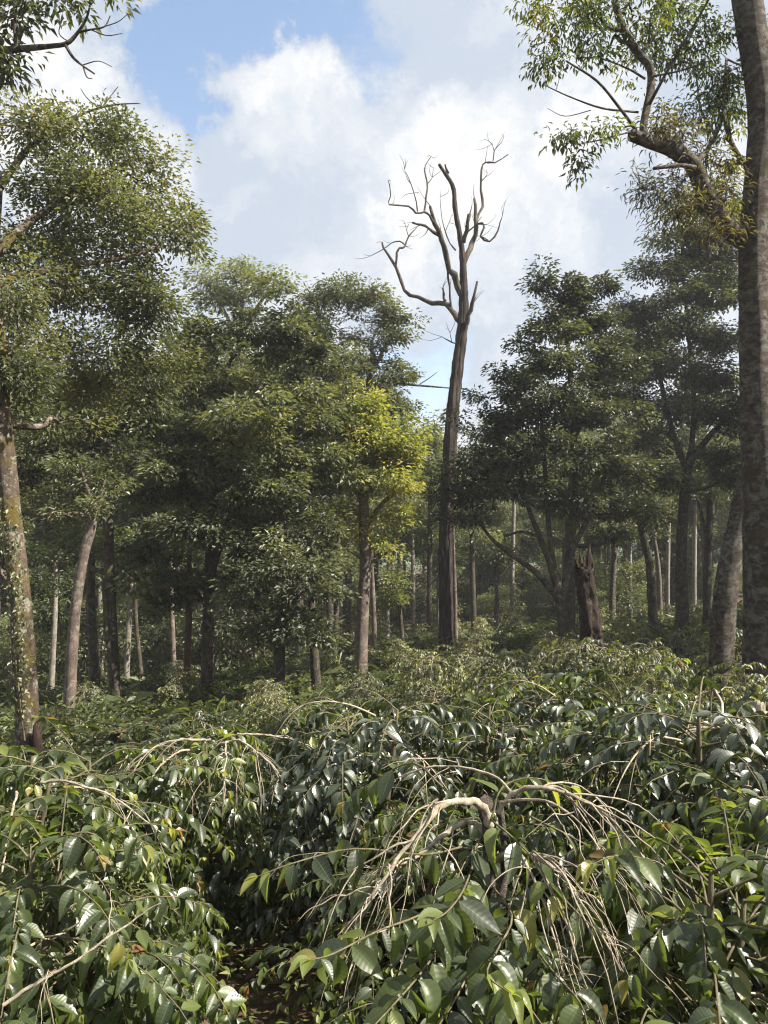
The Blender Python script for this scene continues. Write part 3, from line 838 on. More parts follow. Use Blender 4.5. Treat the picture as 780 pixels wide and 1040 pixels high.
def stump():
    Y = 14.0
    P, r = px_path([(602, 662, 23), (600, 640, 20), (597.5, 615, 18.5), (594, 590, 18), (592, 572, 18.5)], Y)
    z = T1(P[0][0], P[0][1])
    P = np.vstack([[P[0][0] + .05, P[0][1], z - .2], P])
    r = np.concatenate([[r[0] * 1.2], r])
    root = empty('tree_stump', (P[0][0], P[0][1], z))
    tag(root, 'snapped reddish rotten tree stump standing tall out of the coffee', 'stump')
    m = MB()
    tube(m, P, r, 40, 10, .16, 5, flute=.13, jag=.16, lf=11, lobes=6)
    m.build('stump_trunk', STUMPW, root)
    m = MB()
    for (x, y, w, dx, h, dz) in ((597.5, 575, 6, 1.5, 22, -.06), (590, 572, 5, -1, 11, -.1), (593, 574, 6, 0, 9, .08), (586, 574, 4, -.5, 8, .05)):
        tube(m, *px_path([(x, y, w, dz), (x + dx * .5, y - h * .5, w * .75, dz), (x + dx, y - h, w * .2, dz)], Y), 7, 3, .25, int(h))
    m.build('splinter', STUMPW, root)
stump()

make_tree('slender_tree', 'thick straight trunk close behind the snapped stump', 24.0, [(578, 640, 14), (578, 590, 13.5), (579, 535, 12), (582, 470, 8)], [[(579, 540, 6), (600, 510, 4), (625, 500, 3)]],
          [(590, 510, 34, 22, .5), (620, 545, 24, 12, .3, .6)], DARKBARK, DARK, ll=.16, cpm=9, nl=60, rc=.5, tone=.3, seed=24)
make_tree('slender_tree', 'short dark trunk leaning left between stump and forked trunk', 28.0, [(662, 604, 11), (660, 575, 10), (652, 540, 8), (645, 510, 5)], [], [(640, 520, 38, 20), (665, 540, 22, 12, .4, .7)],
          DARKBARK, DARK, ll=.17, cpm=8, nl=60, rc=.5, tone=.35, seed=25)
make_tree('slender_tree', 'dark trunk just right of the forked trunk, before the pale gap', 30.0, [(718, 602, 9.5), (719, 560, 9), (722, 510, 9), (724, 460, 6)], [[(720, 560, 4), (712, 520, 3), (706, 500, 2)]],
          [(712, 500, 28, 16), (735, 470, 24, 22)], DARKBARK, DARK, ll=.18, cpm=7, nl=60, rc=.55, tone=.35, seed=26)
make_tree('slender_tree', 'thin grey trunk above the coffee between stump and dark leaning trunk', 34.0, [(622, 602, 7.5), (624, 560, 7), (626, 510, 6)], [], [(632, 540, 30, 14, .4, .6), (622, 500, 30, 18)], GREYBARK, OLIVE,
          ll=.2, cpm=6, nl=60, rc=.6, tone=.4, seed=27)
make_tree('leaning_trunk_tree', 'stout grey trunk leaning right with a dark hollow seam beside the biggest trunk', 10.5,
          [(734, 642, 23), (737, 605, 22), (743, 565, 21), (751, 525, 19), (760, 480, 17), (772, 440, 14), (790, 400, 11)], [],
          [(830, 360, 60, 36, .5, .5)], GREYBARK, DARK, ll=.12, cpm=8, nl=50, rc=.4, tone=.4, seed=28, ns=20, lump=.07, flute=.05, flare=1.15, thin=1.02)

big = make_tree('broken_limbed_tree', 'biggest trunk at the right edge with a thick crooked broken limb reaching over the sky', 8.5,
          [(782, 660, 60), (780, 600, 54), (775, 500, 48), (769, 400, 40), (766, 310, 34), (766, 245, 35), (770, 185, 32), (774, 120, 32), (768, 60, 34), (759, 0, 35), (750, -60, 33)],
          [[(760, 245, 22), (738, 230, 20), (717, 198, 18, -.1), (704, 168, 16, -.2), (684, 152, 16, -.3), (664, 145, 14, -.4), (641, 137, 12, -.5)],
           [(652, 142, 8, -.4), (655, 118, 8, -.4), (661, 90, 8, -.3), (660, 68, 8, -.3), (649, 55, 8.5, -.3), (636, 36, 8, -.4), (627, 12, 7, -.4), (620, -25, 6, -.3)],
           [(649, 55, 4, -.3), (668, 32, 3.4, 0), (690, -4, 2.8, .2)], [(660, 105, 3.6, -.4), (680, 68, 3, -.6), (706, 24, 2.6, -.8), (726, -12, 2, -1)], [(646, 132, 3.4, -.5), (628, 108, 3, -.8), (606, 82, 2.4, -1), (575, 62, 1.8, -1.2)],
           [(648, 114, 2.4, -.4), (612, 110, 2, -.6), (578, 98, 1.5, -.8), (552, 86, .9, -.9)], [(655, 80, 2.4, -.3), (638, 70, 2, -.2), (612, 60, 1.6, 0), (590, 58, 1.2, 0)],
           [(661, 78, 2.4, -.3), (690, 72, 1.8, -.6), (720, 62, 1.2, -.8)], [(704, 170, 5, -.2), (722, 146, 4.4, .1), (736, 112, 4, .3), (741, 70, 3, .5)], [(727, 138, 3, .2), (712, 112, 2.4, .3), (708, 80, 1.6, .4)],
           [(768, 180, 6, .1), (745, 150, 5, .4), (735, 110, 4, .5), (738, 60, 3, .6)], [(640, 134, 1.6, -.6), (610, 142, 1.3, -.8), (590, 146, 1, -.8)], [(706, 170, 4.4, -.3), (690, 168, 4, -.4), (664, 171, 3.6, -.5)],
           [(600, 112, 1, -.6), (574, 118, .8, -.6), (556, 110, .5, -.6)], [(560, 34, 1, -.6), (540, 26, .8, -.6), (520, 10, .5, -.6)]],
          [(565, 32, 22, 18, -.8, .8), (600, 16, 34, 18, -.6, .8), (575, 62, 22, 10, -.9, .9), (550, 66, 10, 8, -1, .8), (642, 12, 34, 16, -.4, .6), (588, 142, 20, 9, -.8, 1), (610, 132, 18, 9, -.8, .8), (568, 142, 12, 8, -.9, .9), (588, 166, 11, 13, -.8, 1),
           (718, 40, 30, 24, .2, .8), (736, 88, 18, 22, .3, .9), (704, 70, 20, 16, .2, .5), (690, 14, 24, 14, 0, .5), (740, 130, 14, 18, .3, .5), (716, 120, 14, 16, .3, .4), (800, 30, 40, 40, .5, .5), (620, 46, 26, 8, -.4, .4), (536, 8, 10, 7, -.8, .4), (660, 30, 24, 24, -.2, .4), (715, 175, 30, 26, .5, .5), (700, 215, 36, 26, .4, .4), (735, 220, 16, 30, .5, .6), (665, 60, 30, 16, .3, .35), (600, 60, 22, 14, -.5, .4), (690, 45, 44, 40, .6, .9), (725, 110, 34, 44, .8, .9), (690, 120, 34, 34, .8, .5), (650, 60, 30, 30, .5, .5), (600, 40, 34, 24, -.6, .5), (640, -5, 60, 18, -.2, .8), (580, 0, 40, 14, -.6, .8), (555, 20, 14, 16, -.9, 1)],
          GREYBARK, FRESH, ll=.074, lw=.34, cpm=50, nl=26, rc=.16, tone=.55, tvar=.3, gap=.46, seed=29, ns=48, lump=.035, flute=.02, twigs=240, twr=.010, flare=1.25, droop=.55, tm=LAN_MD, flat=.7)


def epiphyte(label, Y, blobs, mat, seed, n=40, ll=.085):
    rg = np.random.default_rng(seed)
    lf, tw = MB(), MB()
    c0 = at(blobs[0][0], blobs[0][1], Y + blobs[0][4])
    root = empty('epiphyte_plant', c0)
    tag(root, label, 'epiphyte', 'epiphytes growing on the big right trunk')
    for i, (px, py, rx, ry, dy, nl) in enumerate(blobs):
        c = at(px, py, Y + dy)
        k = (Y + dy) / F
        C, O = blob_clumps(rg, c, np.array([rx * k, rx * k * .8, ry * k]) * 1.15, n, seed + i, .45, .3, .45, -.9)
        clump_leaves(lf, LAN_MD, C, O, rg, nl, .15, ll, .16, np.full(len(C), .42), .35, .9, .6)
        for q in range(14):
            e = C[int(rg.integers(0, len(C)))]
            tube(tw, [c + rg.normal(0, .04, 3), (c + e) / 2 + rg.normal(0, .06, 3), e + unit(e - c) * .12], [.006, .004, .0015], 4, 3)
    tw.build('stems', GREYBARK, root)
    lf.build('foliage', mat, root, smooth=False, uv=False)
epiphyte('straggly brown and green ferns hanging in the fork of the biggest trunk', 8.4, [(712, 205, 38, 36, -.1, 9), (735, 190, 20, 44, .1, 9), (690, 215, 30, 26, -.1, 8), (722, 240, 28, 18, -.1, 7), (715, 160, 28, 22, .2, 6)], EPI, 61)
epiphyte('small brown fern tuft on the broken end of the crooked limb', 8.1, [(668, 132, 26, 9, 0, 8), (692, 138, 24, 10, .1, 7)], EPI, 62, 22, .1)
epiphyte('loose grey-brown fern fringe hanging below the crooked limb', 8.6, [(668, 205, 26, 26, .1, 9), (652, 190, 16, 18, .1, 7), (690, 185, 20, 18, .1, 7)], EPI, 63, 30, .08)


def creeper():
    rg = np.random.default_rng(5)
    Y = 9.0
    lf = MB()
    root = empty('creeper', at(18, 640, Y - .2))
    tag(root, 'pale-leaved creeper climbing the mossy trunk at the far left', 'creeper')
    st = MB()
    pts = [(25, 752, 2, -.2), (19, 700, 2, -.2), (15, 660, 1.8, -.18), (14, 620, 1.6, -.18), (10, 580, 1.2, -.18), (9, 540, .8, -.18)]
    P, r = px_path(pts, Y)
    tube(st, P, r, 5, 4)
    st.build('stem', TWIGG, root)
    n = 420
    t = rg.beta(1.6, 1.8, n)
    py = 745 - t * 250
    cx = np.interp(py, [430, 510, 610, 700, 768], [5, 11, 21, 27, 30])
    dx = rg.normal(-4, 6, n)
    dx = np.clip(dx, -14, 14)
    PP = np.array([at(cx[i] + dx[i], py[i], Y - .03 - .17 * math.sqrt(max(0, 1 - (dx[i] / 15) ** 2))) for i in range(n)])
    out = np.stack([dx / 15, -np.sqrt(np.maximum(0, 1 - (dx / 15) ** 2)), 0 * dx], -1)
    D = np.stack([rg.normal(0, .5, n), rg.normal(-.2, .3, n), rg.normal(-.6, .4, n)], -1)
    N = out + np.array([0, 0, .6]) + rg.normal(0, .3, (n, 3))
    leaves_mixed(lf, RH, PP, D, N, rg.uniform(.035, .075, n), rg.uniform(.025, .05, n), rg.random(n), rg)
    lf.build('foliage', CREEP, root, smooth=False, uv=False)
creeper()


# hollow at the foot of the mossy trunk
m = MB()
Yh = 8.82
P, r = px_path([(36, 772, 7, 0), (37, 752, 8, 0), (36, 737, 4, .02)], Yh)
tube(m, P, r, 8, 3, .2, 3)
msh = [o for o in bpy.data.objects if o.name == 'shade_tree'][0]
DARKHOLE = bark_mat('rotten_hollow', [(0.3, (0.012, 0.008, 0.006)), (0.5, (0.03, 0.018, 0.013)), (0.7, (0.09, 0.05, 0.04))], 9, .2, .8)
m.build('hollow', DARKHOLE, msh)
m = MB()
for x, w in ((31, 5), (41, 4)):
    P, r = px_path([(x, 778, w + 2, .05), (x, 755, w, .06), (x, 738, w * .6, .12)], Yh)
    tube(m, P, r, 8, 3, .2, 3)
m.build('torn_bark', STUMPW, msh)

# thinner trunks standing further back, each seen on its own
BT = [
    ('rough double-stemmed brown trunk behind the leaning pink trunk', 19, [(97, 712, 13), (96, 670, 12), (92, 620, 11), (93, 560, 8)], [(90, 545, 26, 20), (120, 560, 20, 16, .4)], DARKBARK, FRESH, .5),
    ('thin dark pole trunk leaning left near the red trunk', 22, [(146, 716, 6), (143, 680, 5.5), (138, 630, 5), (137, 580, 4)], [(135, 560, 30, 18)], DARKBARK, DARK, .4),
    ('thin pale trunk just left of the red trunk', 23, [(178, 705, 7), (176, 660, 6), (174, 600, 5.5), (173, 550, 4)], [(172, 540, 30, 16, .5)], PALEBARK, OLIVE, .5),
    ('slim red-brown trunk left of the broad dark tree trunk', 18, [(189, 716, 9), (190, 670, 8.5), (192, 620, 8), (192, 570, 6)], [(195, 560, 30, 16, .4)], REDBARK, DARK, .5),
    ('grey trunk forked low right of the broad dark tree trunk', 26, [(233, 696, 8), (234, 660, 7), (236, 610, 6), (240, 570, 4)], [(245, 570, 30, 18)], GREYBARK, OLIVE, .4),
    ('thin trunk in the sunny gap left of the low dark tree', 28, [(267, 690, 6), (266, 650, 6), (262, 600, 5)], [(260, 590, 28, 18)], PALEBARK, OLIVE, .5),
    ('pale trunk at the left edge behind the mossy trunk', 20, [(10, 742, 7), (12, 700, 6.5), (14, 650, 6), (8, 590, 5)], [(0, 560, 34, 26), (28, 600, 24, 20)], PALEBARK, FRESH, .4),
    ('pale twin trunk right behind the yellow-green tree', 25, [(381, 662, 6.5), (379, 610, 6), (377, 560, 5), (379, 520, 4)], [(385, 520, 26, 16, .5)], PALEBARK, OLIVE, .5),
    ('dark trunk under a small bright sunlit crown mid clearing', 29, [(409, 664, 6), (408, 640, 5.5), (404, 600, 4)], [(398, 610, 20, 14), (404, 588, 14, 10)], DARKBARK, YELLOW, .35),
    ('tall dim trunk left of the dead tree in the distance', 33, [(436, 648, 7), (436, 600, 6.5), (437, 540, 6), (437, 480, 5)], [(437, 450, 20, 30), (428, 490, 16, 26), (448, 520, 16, 18, .5), (430, 545, 18, 14, .4)], DARKBARK, PALE, .4),
    ('dark trunk just right of the dead tree', 31, [(481, 626, 7), (480, 590, 6.5), (479, 540, 6)], [(480, 540, 22, 16, .5), (486, 470, 22, 22), (500, 440, 18, 16, .6)], DARKBARK, PALE, .35),
    ('thin trunk between dead tree and many-stemmed tree', 33, [(505, 618, 5), (504, 590, 4.5), (503, 560, 4)], [(505, 565, 24, 12)], GREYBARK, OLIVE, .4),
    ('thin dark trunk far behind the red trunk', 30, [(160, 700, 6), (158, 660, 5.5), (155, 600, 5)], [(150, 590, 28, 16)], DARKBARK, DARK, .4),
    ('leaning pole trunk in shade left of the dark forked trunk', 24, [(84, 722, 6), (84, 690, 6), (86, 640, 5)], [(60, 620, 28, 26), (80, 600, 24, 18)], DARKBARK, FRESH, .3),
    ('grey trunk behind foliage right of the young thick-footed tree', 24, [(340, 676, 7), (341, 640, 6.5), (343, 590, 6)], [(344, 580, 24, 18)], GREYBARK, OLIVE, .4),
]
for i, (lab, Y, tr, bl, bk, lfm, tn) in enumerate(BT):
    s = Y / 20
    make_tree('slender_tree', lab, Y, tr, [], bl, bk, lfm, ll=.11 * s, lw=.46, cpm=15 / s ** 1.6, nl=60, rc=.36 * s ** .7, tone=tn, tvar=.18, gap=.42, seed=70 + i, ns=10, flute=.03, twigs=70,
              group='thin trees in the shade behind the coffee')


for i, (px, fy, w, lean, Y, lab) in enumerate((
        (52, 722, 6, 4, 21, 'slim ash-grey trunk just right of the mossy trunk'), (104, 700, 5, -3, 27, 'pale slim pole far behind the dark forked trunk'),
        (128, 704, 6, 5, 24, 'ash-grey pole leaning right beside the dark forked trunk'), (167, 700, 5, -2, 30, 'thin ash-grey pole between the two pale trunks at left'),
        (201, 704, 5.5, 3, 25, 'ash-grey pole close left of the broad dark tree trunk'), (222, 698, 5, 2, 29, 'thin ash-grey pole close right of the broad dark tree trunk'),
        (250, 694, 6, -4, 27, 'ash-grey trunk leaning left in the shade of the low dark tree'), (301, 690, 5, 3, 28, 'pale pole behind the young thick-footed tree'),
        (352, 672, 5, -2, 27, 'pale slim pole left of the yellow-green tree'), (393, 660, 4.6, 2, 33, 'slim ash-grey pole right of the pale twin trunk'),
        (420, 652, 4.4, -1, 38, 'thin ash-grey pole in the hazy gap left of the dead tree'), (445, 648, 4, 1, 42, 'faint thin pole in the haze close left of the dead tree'),
        (520, 612, 4.4, 2, 36, 'thin pale pole seen under the many-stemmed dark tree'), (640, 603, 4.6, -2, 37, 'slim pale pole between the leaning dark trunk and the stump'),
        (678, 604, 4.4, 2, 36, 'slim pale pole left of the forked trunk'), (705, 603, 4.6, 1, 38, 'slim pale pole right of the forked trunk'))):
    top = fy - 150 + (i * 37) % 40
    make_tree('slender_tree', lab, Y, [(px, fy, w), (px + lean * .3, fy - 45, w * .95), (px + lean, fy - 100, w * .85), (px + lean * 1.2, top, w * .5)], [],
              [(px + lean, top - 4, 24, 15), (px + lean - 8, top + 16, 18, 10, .3, .7)], ASHBARK, (OLIVE, PALE, FRESH)[i % 3], ll=.0052 * Y, lw=.46, cpm=300 / Y ** 1.35, nl=50, rc=.018 * Y, tone=.5, tvar=.2, gap=.5,
              seed=140 + i, ns=9, flute=.03, twigs=40, group='thin trees in the shade behind the coffee', thin=1.0)


# ---------------------------------------------------------- the forest further back
def proto_tree(label, H, cr, cb, bark, leafm, seed, nb=9, ll=.2, slim=1.0):
    """a tree of height H at the origin, crown radius cr from height cb up"""
    rg = np.random.default_rng(seed)
    root = empty('forest_tree', (0, 0, 0))
    tag(root, label, 'tree', 'trees standing in the forest beyond the coffee')
    wd = MB()
    ln = rg.uniform(-.05, .05, 2) * H
    pts = np.array([(0, 0, -.6), (0, 0, .1), (ln[0] * .3, ln[1] * .3, H * .3), (ln[0] * .7 + rg.normal() * .2, ln[1] * .7, H * .6), (ln[0], ln[1], H * .92)])
    rb = .0125 * H * slim
    tube(wd, pts, [rb * 1.5, rb * 1.15, rb * .85, rb * .55, rb * .15], 10, 4, .08, seed)
    sp, sr = smooth_path(pts, np.array([rb * 1.5, rb * 1.15, rb * .85, rb * .55, rb * .15]), 4)
    nodes, nr = list(sp[6:]), list(sr[6:])
    Cs, Os = [], []
    for b in range(nb):
        h = cb + (H - cb) * (b + .5) / nb
        t = (h - cb) / (H - cb)
        rad = cr * (math.sin(PI * min(1, .18 + .75 * t)) ** .8)
        a = b * 2.4 + rg.random()
        off = rad * rg.uniform(.25, .6)
        axis = np.array([np.interp(h, pts[:, 2], pts[:, 0]), np.interp(h, pts[:, 2], pts[:, 1]), h])
        c = axis + np.array([math.cos(a) * off, math.sin(a) * off, rg.normal() * .2])
        rr = np.array([rad * .72, rad * .72, rad * rg.uniform(.34, .5)])
        C, O = blob_clumps(rg, c, rr, int(PI * rr[0] * rr[2] * 6) + 4, seed * 5 + b, .38, .5, .3)
        Cs.append(C)
        Os.append(O)
        st = axis - np.array([0, 0, rad * .45])
        tube(wd, [st, st + (c - st) * .5 + np.array([0, 0, .1]), c], [rb * .4, rb * .3, rb * .15], 6, 3)
        nodes += [st + (c - st) * .5, c]
        nr += [rb * .3, rb * .15]
    C, O = np.vstack(Cs), np.vstack(Os)
    grow_twigs(wd, nodes, nr, C[rg.permutation(len(C))[:90]], rg, .03, maxn=90)
    wd.build('trunk', bark, root)
    lf = MB()
    bt = np.clip(.45 + .2 * pn(C, .7, seed) + rg.normal(0, .1, len(C)), 0, 1)
    clump_leaves(lf, RH, C, O, rg, 52, .62, ll, .46, bt, .25, .5)
    lf.build('crown', leafm, root, smooth=False, uv=False)
    return root

FL = ['slender dark-leaved forest tree in the crowd beyond the coffee', 'pale feathery forest tree in the crowd beyond the coffee', 'olive-leaved forest tree in the crowd beyond the coffee',
      'tall pole-like forest tree with bare lower trunk in the crowd beyond', 'bushy low-branched dark forest tree in the crowd beyond', 'fresh green forest tree in the crowd beyond the coffee']
PT = [proto_tree(FL[0], 14, 2.6, 5, DARKBARK, DARK, 201), proto_tree(FL[1], 16, 2.8, 6, PALEBARK, PALE, 202), proto_tree(FL[2], 13, 2.7, 4.5, GREYBARK, OLIVE, 203),
      proto_tree(FL[3], 17, 2.2, 9, PALEBARK, PALE, 204, 7), proto_tree(FL[4], 11, 2.9, 2.2, DARKBARK, DARK, 205), proto_tree(FL[5], 12, 2.6, 3.5, DARKBARK, FRESH, 206)]
used = [False] * len(PT)
rf = np.random.default_rng(33)
spots = []
tries = 0
while len(spots) < 170 and tries < 40000:
    tries += 1
    Y = 28 + 90 * rf.random() ** 1.05
    x = rf.uniform(-.62, .62) * Y
    px = 390 + F * x / Y
    if Y < 36 and (395 < px < 560):
        continue
    if Y < 62 and 388 < px < 446:
        continue
    if Y < 30 and px > 420:
        continue
    if any((x - a) ** 2 + (Y - b) ** 2 < (2.0 + .016 * Y) ** 2 for a, b in spots):
        continue
    spots.append((x, Y))
for x, Y in spots:
    px = 390 + F * x / Y
    top = np.interp(px, [-100, 60, 200, 330, 400, 430, 520, 600, 800], [330, 330, 330, 350, 400, 440, 440, 400, 360]) + rf.uniform(0, 70)
    z0 = T1(x, Y)
    want = Y * (559 - top) / F - z0
    i = int(rf.integers(0, len(PT)))
    if 370 < px < 530:
        i = (1, 3, 5, 2)[int(rf.integers(0, 4))]
    base = (14, 16, 13, 17, 11, 12)[i]
    s = min(max(want / base, .55), 1.45)
    if not used[i]:
        o = PT[i]
        used[i] = True
    else:
        o = copy_tree(PT[i])
    o.location = (x, Y, z0)
    o.rotation_euler = (0, 0, rf.uniform(0, 6.28))
    o.scale = (s * rf.uniform(.85, 1.1),) * 2 + (s,)

# shrubs and young trees of the shaded ground between the trunks
SL = ['leafy dark understorey shrub in the shade among the trunks', 'loose sunlit understorey shrub among the trunks']
SH = [proto_tree(SL[0], 3.4, 1.5, .4, DARKBARK, DARK, 221, 7, .15, .7), proto_tree(SL[1], 3.0, 1.3, .5, DARKBARK, PALE, 222, 6, .14, .7)]
for o in SH:
    o.name = 'understorey_shrub'
    tag(o, None, 'shrub', 'shrubs in the shade among the trunks')
n_sh = 0
placed = [False, False]
tries = 0
got = []
while n_sh < 150 and tries < 9000:
    tries += 1
    Y = 24 + 70 * rf.random() ** 1.1
    x = rf.uniform(-.60, .60) * Y
    px = 390 + F * x / Y
    if 385 < px < 450 and Y < 44 or px > 440 and Y < 36 or Y < 30 and px > 330:
        continue
    if any((x - a) ** 2 + (Y - b) ** 2 < 2.2 for a, b in got):
        continue
    got.append((x, Y))
    i = int(rf.random() < .6)
    if placed[i]:
        o = copy_tree(SH[i])
    else:
        o = SH[i]
        placed[i] = True
    o.location = (x, Y, T1(x, Y))
    s = rf.uniform(.45, 1.0) * (1 + .008 * Y)
    o.rotation_euler = (0, 0, rf.uniform(0, 6.28))
    o.scale = (s, s, s)
    n_sh += 1

# unseen trees added outside the right edge to cast shade on the right-hand trees
for x, y, s, i in ((12.6, 16.6, 1.0, 4), (17.5, 21.5, 1.15, 0), (13.8, 21.8, .95, 2), (23, 26, 1.2, 4)):
    o = copy_tree(PT[i])
    o.location = (x, y, T1(x, y))
    o.rotation_euler = (0, 0, x)
    o.scale = (s * 1.15, s * 1.15, s)

# far wooded hills
def hz_(X, Y):
    d = np.sqrt(X * X + Y * Y)
    t = np.clip((d - 200) / 260, 0, 1)
    q = np.stack([X, Y, 0 * X], -1)
    return -12 + t * t * (3 - 2 * t) * (34 + 11 * pn(q, .006, 3) + 4 * pn(q, .02, 4)) + 1.6 * pn(q, .12, 6) * t
def hill_mat():
    m, nt, out = new_mat('wooded_hill')
    tc = nd(nt, 'ShaderNodeTexCoord')
    vo = nd(nt, 'ShaderNodeTexVoronoi', in_Scale=.22)
    n1 = nd(nt, 'ShaderNodeTexNoise', in_Scale=.05, in_Detail=8.0)
    nt.links.new(tc.outputs['Object'], vo.inputs['Vector'])
    nt.links.new(tc.outputs['Object'], n1.inputs['Vector'])
    col = ramp(nt, n1.outputs[0], [(0.3, (0.03, 0.05, 0.02)), (0.7, (0.09, 0.12, 0.04))])
    pb = nd(nt, 'ShaderNodeBsdfPrincipled', in_Roughness=1.0)
    nt.links.new(col, pb.inputs['Base Color'])
    bm = nd(nt, 'ShaderNodeBump', in_Strength=1.0, in_Distance=3.0)
    bm.invert = True
    nt.links.new(vo.outputs['Distance'], bm.inputs['Height'])
    nt.links.new(bm.outputs[0], pb.inputs['Normal'])
    nt.links.new(pb.outputs[0], out.inputs[0])
    return m
h = grid_mesh(np.linspace(-520, 520, 150), np.linspace(150, 640, 110), hz_).build('hills', hill_mat(), origin=(0, 0, 0))
tag(h, 'wooded hillside far behind the trees', kind='structure')
# ---------------------------------------------------------- coffee
def arc(p, out, ln, up, droop, n=7):
    """a branch that leaves p along out, rises and then hangs"""
    t = np.linspace(0, 1, n)[:, None]
    out = unit(out)
    return p + out * ln * (t - 0.18 * t ** 2) + np.array([0, 0, 1.0]) * ln * (up * t - droop * t ** 2)


def branch_leaves(P, rg, t0, spacing, ll, tipfresh, acc, hang=0.45):
    seg = np.linalg.norm(np.diff(P, axis=0), axis=1)
    s = np.concatenate([[0], np.cumsum(seg)])
    n = int(s[-1] * (1 - t0) / spacing)
    if n < 1:
        return
    q = s[-1] * t0 + (np.arange(n) + .5) * (s[-1] * (1 - t0) / n)
    pos = np.stack([np.interp(q, s, P[:, i]) for i in range(3)], -1)
    tg = np.gradient(P, axis=0)
    tan = unit(np.stack([np.interp(q, s, tg[:, i]) for i in range(3)], -1))
    side = unit(np.cross(tan, [0, 0, 1.0]))
    k = q / s[-1]
    for sg in (-1, 1):
        keep = rg.random(n) > .10
        D = side * sg * .8 + tan * .5 + rg.normal(0, .3, (n, 3))
        D[:, 2] -= hang * rg.uniform(.3, 1.7, n)
        N = np.array([0, 0, 1.0]) + tan * .25 + rg.normal(0, .25, (n, 3))
        L = ll * rg.uniform(.55, 1.25, n) * (1 - .35 * np.clip((k - .8) / .2, 0, 1))
        t = np.clip(.36 + rg.normal(0, .18, n) + tipfresh * np.clip((k - .82) / .18, 0, 1) * .42 + (rg.random(n) < .006) * .6, 0, 1)
        acc.append((pos[keep] + side[keep] * sg * .006, D[keep], N[keep], L[keep], t[keep]))
    # the pair at the tip
    D = np.stack([tan[-1] + side[-1] * .35, tan[-1] - side[-1] * .35]) + rg.normal(0, .1, (2, 3))
    acc.append((np.repeat(P[-1:], 2, 0), D, np.array([[0, 0, 1.0]] * 2), np.full(2, ll * .62), np.clip(np.full(2, .48 + tipfresh * .34 + rg.normal(0, .08)), 0, 1)))


def coffee_shapes(rg, H, Rr, nb, ll, ns=5, spacing=.042, lat=.5, fresh=.7, twig_bare=.3, nstem=2, nbare=5):
    wood = MB()
    acc = []
    for sidx in range(nstem):
        a0 = rg.uniform(0, 6.28)
        lean = np.array([math.cos(a0), math.sin(a0), 0]) * rg.uniform(.05, .22) * H * (0 if nstem == 1 else 1)
        h = H * rg.uniform(.82, 1.0)
        sp = np.array([lean * 0 + np.array([rg.normal(0, .04), rg.normal(0, .04), -.15]), lean * .4 + np.array([0, 0, h * .4]), lean * .8 + np.array([0, 0, h * .75]), lean + np.array([0, 0, h])])
        tube(wood, sp, [.026, .021, .015, .007], 8, 4, .12, int(rg.integers(0, 99)))
        ss, _ = smooth_path(sp, np.ones(4), 10)
        for b in range(nb // nstem):
            f = .22 + .78 * (b + rg.random()) / (nb // nstem)
            p = np.array([np.interp(f * h, ss[:, 2], ss[:, 0]), np.interp(f * h, ss[:, 2], ss[:, 1]), f * h])
            az = b * 2.4 + rg.normal(0, .3)
            prof = .55 + .6 * math.sin(PI * min(1, .25 + .62 * f))
            ln = Rr * prof * rg.uniform(.72, 1.2) * (1.0 if f < .9 else .7)
            P = arc(p, np.array([math.cos(az), math.sin(az), 0]), ln, rg.uniform(.25, .75) + (.15 if f > .85 else 0), rg.uniform(.45, .95))
            tube(wood, P, np.linspace(.0046, .0016, len(P)), ns, 1)
            branch_leaves(P, rg, twig_bare * rg.uniform(.5, 1.6), spacing, ll, fresh, acc)
            if rg.random() < lat:
                for _ in range(rg.integers(1, 3)):
                    i = int(rg.integers(2, 5))
                    o2 = unit(P[i + 1] - P[i]) + unit(np.cross(P[i + 1] - P[i], [0, 0, 1.0])) * rg.choice([-1, 1]) * .9
                    Q = arc(P[i], o2 * np.array([1, 1, .3]), ln * rg.uniform(.3, .6), .3, .6, 6)
                    tube(wood, Q, np.linspace(.004, .0015, len(Q)), 4, 1)
                    branch_leaves(Q, rg, .1, spacing, ll * .95, fresh, acc)
    for b in range(int(nbare)):
        f = rg.uniform(.45, 1.0)
        az = rg.uniform(0, 6.28)
        p = np.array([0, 0, H * f * .9]) + rg.normal(0, .06, 3)
        ln = Rr * rg.uniform(.4, .9)
        P = arc(p, np.array([math.cos(az), math.sin(az), 0]), ln, rg.uniform(.15, .5), rg.uniform(.45, 1.0)) + np.cumsum(rg.normal(0, .006, (7, 3)), 0)
        tube(wood, P, np.linspace(.0062, .002, 7), ns, 2, tone=.95)
        for _ in range(3):
            i = int(rg.integers(2, 5))
            Q = arc(P[i], unit(P[i + 1] - P[i]) + rg.normal(0, .5, 3), ln * rg.uniform(.25, .6), .1, .6, 5)
            tube(wood, Q, np.linspace(.003, .0012, 5), 4, 1, tone=rg.uniform(.75, 1.0))
    cat_ = [np.concatenate([a[i] for a in acc]) for i in range(5)]
    return wood, cat_


def coffee_proto(seed, H, Rr, nb, ll, tm, mat, **kw):
    rg = np.random.default_rng(seed)
    wood, (P, D, N, L, t) = coffee_shapes(rg, H, Rr, nb, ll, **kw)
    lf = MB()
    leaves_mixed(lf, tm, P, D, N, L, L * rg.uniform(.45, .57, len(L)), t, rg)
    return wood.mesh('stems', TWIGG), lf.mesh('foliage', mat, smooth=True)


